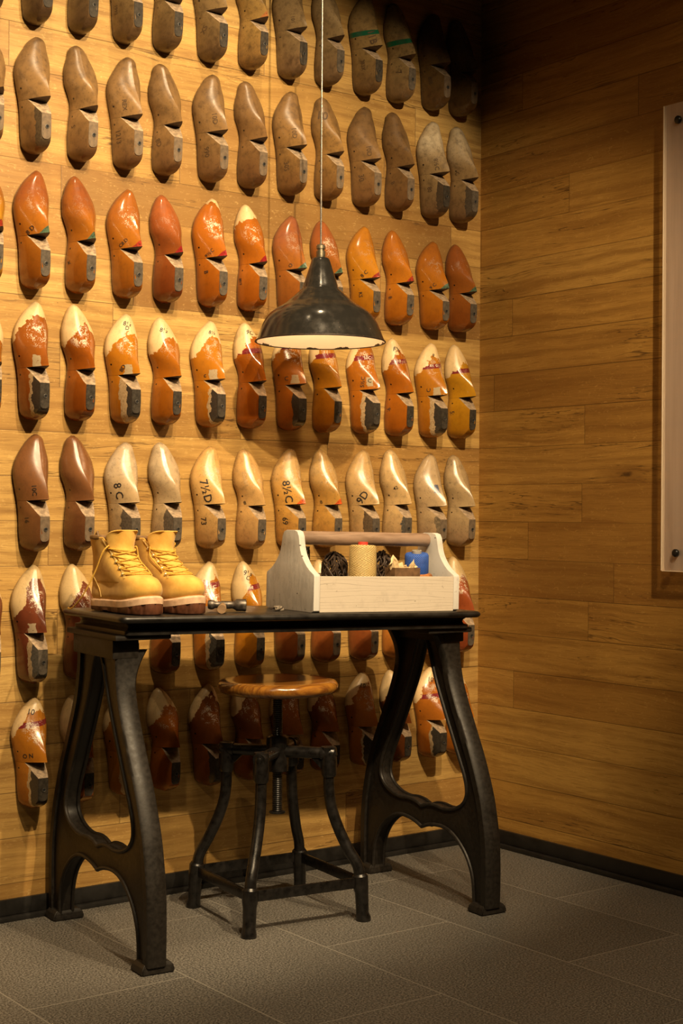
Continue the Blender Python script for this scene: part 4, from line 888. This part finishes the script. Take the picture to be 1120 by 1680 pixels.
# ------------------------------------------------------------------ what lies in the toolbox
def inbox(x, y, z, rot=0, tilt=(0, 0)): return TBM @ Matrix.Translation((x, y, z)) @ Matrix.Rotation(rot, 4, 'Z') @ Matrix.Rotation(tilt[0], 4, 'X') @ Matrix.Rotation(tilt[1], 4, 'Y')
def twine_mat(name, a, b_, pitch=.0022, slope=.35):
    m, t, b = material(name); X = t.xyz(objco(t)); ang = t.m('ARCTAN2', X[1], X[0]); n = t.noise(objco(t), 40, 3)
    w1 = t.m('SINE', t.m('MULTIPLY', t.m('ADD', X[2], t.m('MULTIPLY', ang, slope*.018)), 2*PI/pitch)); w2 = t.m('SINE', t.m('MULTIPLY', t.m('SUBTRACT', X[2], t.m('MULTIPLY', ang, slope*.018)), 2*PI/(pitch*1.13)))
    h = t.mix(t.ss(t.noise(t.map(objco(t), (25, 25, 90)), 1., 2), .42, .58), t.vec(w1, w1, w1), t.vec(w2, w2, w2)); hv = t.xyz(h)[0]
    c = t.mix(t.ss(hv, -.9, .6), b_, a); c = t.mix(t.m('MULTIPLY', t.ss(n, .5, .75), .35), c, b_)
    t.put(b.inputs['Base Color'], c); b.inputs['Roughness'].default_value = .62; t.put(b.inputs['Normal'], t.bump(hv, .5, .001)); return m
def spool(name, label, M, r0, r1, h, mat, core):
    root = thing(name, label, 'spool', M)
    b = MB(); b.lathe([(r0-.010, 0), (r0-.003, .001), (r0, .006), (r0+(r1-r0)*.5, h*.5), (r1, h-.006), (r1-.003, h-.001), (r1-.008, h), (.012, h+.0005)], 40, caps=False); b.out('twine', mat, root, angle=60)
    b = MB(); b.lathe([(.0130, -.0002), (.0145, h*.5), (.0130, h+.008), (.0095, h+.0085), (.0085, h-.01)], 20, caps=False); b.out('core_tube', core, root); return root
spool('twine_spool', 'fat cone of golden beige twine standing in the toolbox', inbox(-.041, -.060, .0125), .0385, .0355, .160, twine_mat('beige_twine', (.62, .46, .19), (.24, .15, .045), .0042, .9), simple('red_cardboard_core', (.60, .05, .03), .6, 0, 80, .2, 0))
spool('twine_spool', 'small blue plastic twine spool leaning at the right of the toolbox', inbox(.152, -.030, .0850, .3, (.10, -.14)), .0325, .0325, .068, twine_mat('blue_twine', (.035, .14, .60), (.006, .022, .16), .0045, 1.6), simple('grey_card_core', (.3, .27, .22), .7, 0, 80, .2, 0))
M_yarn = simple('dark_brown_waxed_thread', (.045, .026, .015), .6, 0, 200, .5, .3)
def hank(label, M, seed, w=.036, h=.075, turns=26):
    rg = random.Random(seed); root = thing('thread_hank', label, 'thread', M, None); b = MB()
    for k in range(turns):
        a = rg.uniform(-.5, .5); ww = w*rg.uniform(.45, 1.); hh = h*.5*rg.uniform(.75, 1.); th = rg.uniform(0, PI); n = 22
        pts = []
        for i in range(n):
            q = 2*PI*i/n; x = ww*math.cos(q+.5*math.sin(2*q+seed)); z_ = hh*math.sin(q+a*.6); w2 = th+.5*math.sin(q*2+k); pts.append(Vector((x*math.cos(w2), x*math.sin(w2), h*.5+z_*(1-.25*(x/w)**2)+.004*math.sin(5*q+k))))
        b.tube(pts, .0022, 6, closed=True)
    b.out('strands', M_yarn, root)
    b = MB(); b.tube([(w*.55*math.cos(2*PI*i/24), w*.55*math.sin(2*PI*i/24), h*.45+.004*math.sin(3*2*PI*i/24)) for i in range(24)], .003, 6, closed=True); b.out('tie', M_yarn, root); return root
hank('dark brown thread hank left behind the beige twine cone in the toolbox', inbox(-.066, .040, .060), 3, .036, .090)
hank('dark brown thread hank right behind the beige twine cone in the toolbox', inbox(.085, .040, .060), 8, .038, .095)
# cigar-box sized carton with torn paper
M_card = simple('brown_carton', (.13, .07, .03), .7, 0, 70, .3, .1); M_paper = simple('torn_kraft_paper', (.62, .47, .26), .8, 0, 60, .2, .2)
ct = thing('paper_carton', 'small open brown carton stuffed with torn kraft paper in the toolbox', 'box', inbox(.069, -.085, .0125, .06))
b = MB()
for q in ((-.042, .042, -.022, -.0205), (-.042, .042, .0205, .022), (-.042, -.0405, -.0205, .0205), (.0405, .042, -.0205, .0205)): b.box(*q, 0, .102)
b.box(-.0405, .0405, -.0205, .0205, 0, .0015); b.out('carton', M_card, ct, smooth=False)
rg = random.Random(4)
for k, (cx, hgt, wd, ry) in enumerate([(-.030, .128, .018, -.3), (-.012, .106, .020, .2), (.010, .102, .022, -.15), (.030, .112, .014, .3)]):
    V = []; n = 6
    for i in range(n+1):
        for j in range(5): V.append((cx+(i/n-.5)*2*wd+rg.uniform(-.002, .002)+ry*.02*j/4, -.008+.010*k/3+.006*math.sin(i*1.7+j+k)+rg.uniform(-.002, .002), +.080+(hgt-.070)*j/4*(1-.45*abs(i/n-.5)*2*(j/4)+rg.uniform(-.08, .08))))
    F = [(i*5+j, (i+1)*5+j, (i+1)*5+j+1, i*5+j+1) for i in range(n) for j in range(4)]
    V = [(min(max(x, -.040), .040) if z_ < .103 else x, min(max(y, -.0200), .0200), z_) for x, y, z_ in V]
    o = pyobj('torn_paper', V, F, M_paper, ct, angle=30); o.modifiers.new('t', 'SOLIDIFY').thickness = .0005
# leather coil, dark jar and tools
M_leather = simple('orange_brown_leather', (.32, .12, .03), .6, 0, 90, .35, .2)
co = thing('leather_coil', 'coiled orange-brown leather lace under the blue spool in the toolbox', 'leather', inbox(.137, -.070, .0125)); b = MB(); P = []
for i in range(5*18): a = 2*PI*i/18; P.append(((.026-.0004*i/18)*math.cos(a), (.026-.0004*i/18)*math.sin(a), .0078+.0140*i/18+.002))
b.tube(P, .0088, 8); b.out('coil', M_leather, co)
M_jar = simple('dark_olive_glass', (.035, .032, .020), .15, 0, 30, .2, 0)
ja = thing('polish_jar', 'small dark olive jar at the right end inside the toolbox', 'jar', inbox(.188, .02, .0125)); b = MB(); b.lathe([(.001, 0), (.015, 0), (.0165, .003), (.0165, .078), (.014, .083), (.014, .088)], 28, caps=False); b.out('jar_body', M_jar, ja); b = MB(); b.lathe([(.0155, .086), (.0155, .097), (.014, .0985), (.001, .0985)], 28, caps=False); b.out('jar_lid', simple('dull_jar_lid', (.09, .075, .05), .5, .3, 60, .3, .1), ja)
M_tool = simple('dark_tool_steel', (.035, .028, .022), .45, .5, 80, .5, .3)
pl = thing('lasting_pliers', 'dark steel lasting pliers standing in the left end of the toolbox', 'pliers', inbox(-.150, .058, .0125, .5))
for s in (-1, 1):
    b = MB(); b.tube(cr([(s*.018, 0, .002), (s*.021, 0, .05), (s*.014, 0, .10), (-s*.001, s*.002, .126), (-s*.010, s*.002, .140), (-s*.012, s*.003, .152)], 6), [.005]*12+[.006]*6+[.0065]*6+[.006]*7, 8); b.out('jaw_and_grip', M_tool, pl)
b = MB(); b.lathe([(.009, -.008), (.009, .008)], 16, Matrix.Translation((0, 0, .124)) @ Matrix.Rotation(PI/2, 4, 'X')); b.out('pivot', M_tool, pl)
aw = thing('steel_awl', 'thin upright dark awl beside the pliers in the toolbox', 'awl', inbox(-.150, .025, .0125, 0, (.0, -.03))); b = MB(); b.lathe([(.0012, .05), (.0018, .10), (.0020, .142), (.0008, .146)], 10); b.out('spike', M_tool, aw); b = MB(); b.lathe([(.006, 0), (.010, .005), (.011, .03), (.0075, .05), (.005, .056)], 16); b.out('grip', M_dowel, aw)
# ------------------------------------------------------------------ hammer and rope knot on the table
M_hsteel = simple('worn_hammer_steel', (.11, .095, .08), .42, .75, 90, .45, .3)
M_hw = wood_finish('hammer_ash_wood', (.36, .235, .125), (.20, .115, .05), .55, .05)
hm = thing('cobbler_hammer', 'small steel cobbler hammer lying with its wooden handle end toward the viewer', 'hammer', TM(-.172, -.045, .0165, math.radians(-28)))
b = MB(); R_ = Matrix.Rotation(PI/2, 4, 'Y')
b.lathe([(.006, -.050), (.0105, -.0485), (.0125, -.042), (.0120, -.036), (.0085, -.031), (.0085, -.020), (.0095, -.016), (.0100, .004), (.0090, .012), (.0115, .018), (.0150, .022), (.0156, .044), (.0148, .0465), (.010, .0475)], 32, R_); b.out('head', M_hsteel, hm, angle=40)
b = MB(); b.tube([(-.012, .012, -.001), (-.012, -.02, -.002), (-.0125, -.06, -.004), (-.014, -.10, -.0047), (-.0145, -.118, -.0047)], [.0068, .0085, .0095, .0112, .0108], 16); b.out('handle', M_hw, hm, angle=50)
kn = thing('rope_knot', 'small frayed grey rope knot on the table at the toolbox corner', 'rope', TM(-.030, -.056, .0068)); b = MB(); P = []
for i in range(60): a = 2*PI*i/60; P.append(((.0085+.0042*math.cos(3*a))*math.cos(2*a), (.0085+.0042*math.cos(3*a))*math.sin(2*a), .0042*math.sin(3*a)))
b.tube(P, .0026, 7, closed=True); b.out('knot', simple('grey_hemp_rope', (.20, .165, .125), .85, 0, 260, .5, .5), kn)
b = MB(); b.tube(cr([(-.009, .004, 0), (-.013, .010, .001), (-.016, .013, -.004)], 5), .0022, 6); b.tube(cr([(.009, -.004, 0), (.013, .002, .002), (.016, .001, -.004)], 5), .0022, 6); b.out('frayed_end', M_yarn, kn)
# ------------------------------------------------------------------ light
def spot(x, y, z, tx, ty, tz, power, ang, blend, rad, col=(1., .74, .43)):
    l = bpy.data.lights.new('spot', 'SPOT'); l.energy = power; l.spot_size = math.radians(ang); l.spot_blend = blend; l.shadow_soft_size = rad; l.color = col
    o = link(bpy.data.objects.new('track_or_fill_spot', l)); o.location = (x, y, z)
    o.rotation_euler = (Vector((tx, ty, tz))-Vector((x, y, z))).to_track_quat('-Z', 'Y').to_euler(); return o
spot(-1.80, -2.6, 3.0, -1.60, 0, 1.32, 275, 57, .35, .022)
spot(-1.10, -2.6, 3.0, -.95, 0, 1.22, 255, 55, .35, .022)
spot(-1.75, -1.65, 2.85, -1.6, -.1, .95, 85, 66, .5, .022)
spot(-2.2, -2.6, 3.0, -.25, -1.1, .6, 44, 72, .8, .03)  # added dim fill for the right wall and the floor beside it
spot(-1.85, -.72, 3.1, -1.75, 0, 1.5, 26, 62, .6, .02)
spot(-1.15, -.72, 3.1, -1.0, 0, 1.4, 26, 58, .6, .02)
spot(-3.3, -2.7, 2.75, -1.5, -1.1, 0, 42, 52, .9, .03)
spot(-.95, -2.5, 3.1, -.85, -1.55, 0, 75, 88, 1., .04)  # added wide fill that brightens the foreground floor, not a known fixture
w = bpy.data.worlds.new('world'); sc.world = w; w.use_nodes = True
w.node_tree.nodes['Background'].inputs[0].default_value = (1, .72, .45, 1); w.node_tree.nodes['Background'].inputs[1].default_value = .007
sc.view_settings.view_transform = 'Standard'; sc.view_settings.look = 'None'; sc.view_settings.exposure = .22; sc.view_settings.gamma = 1
sc.cycles.use_denoising = True
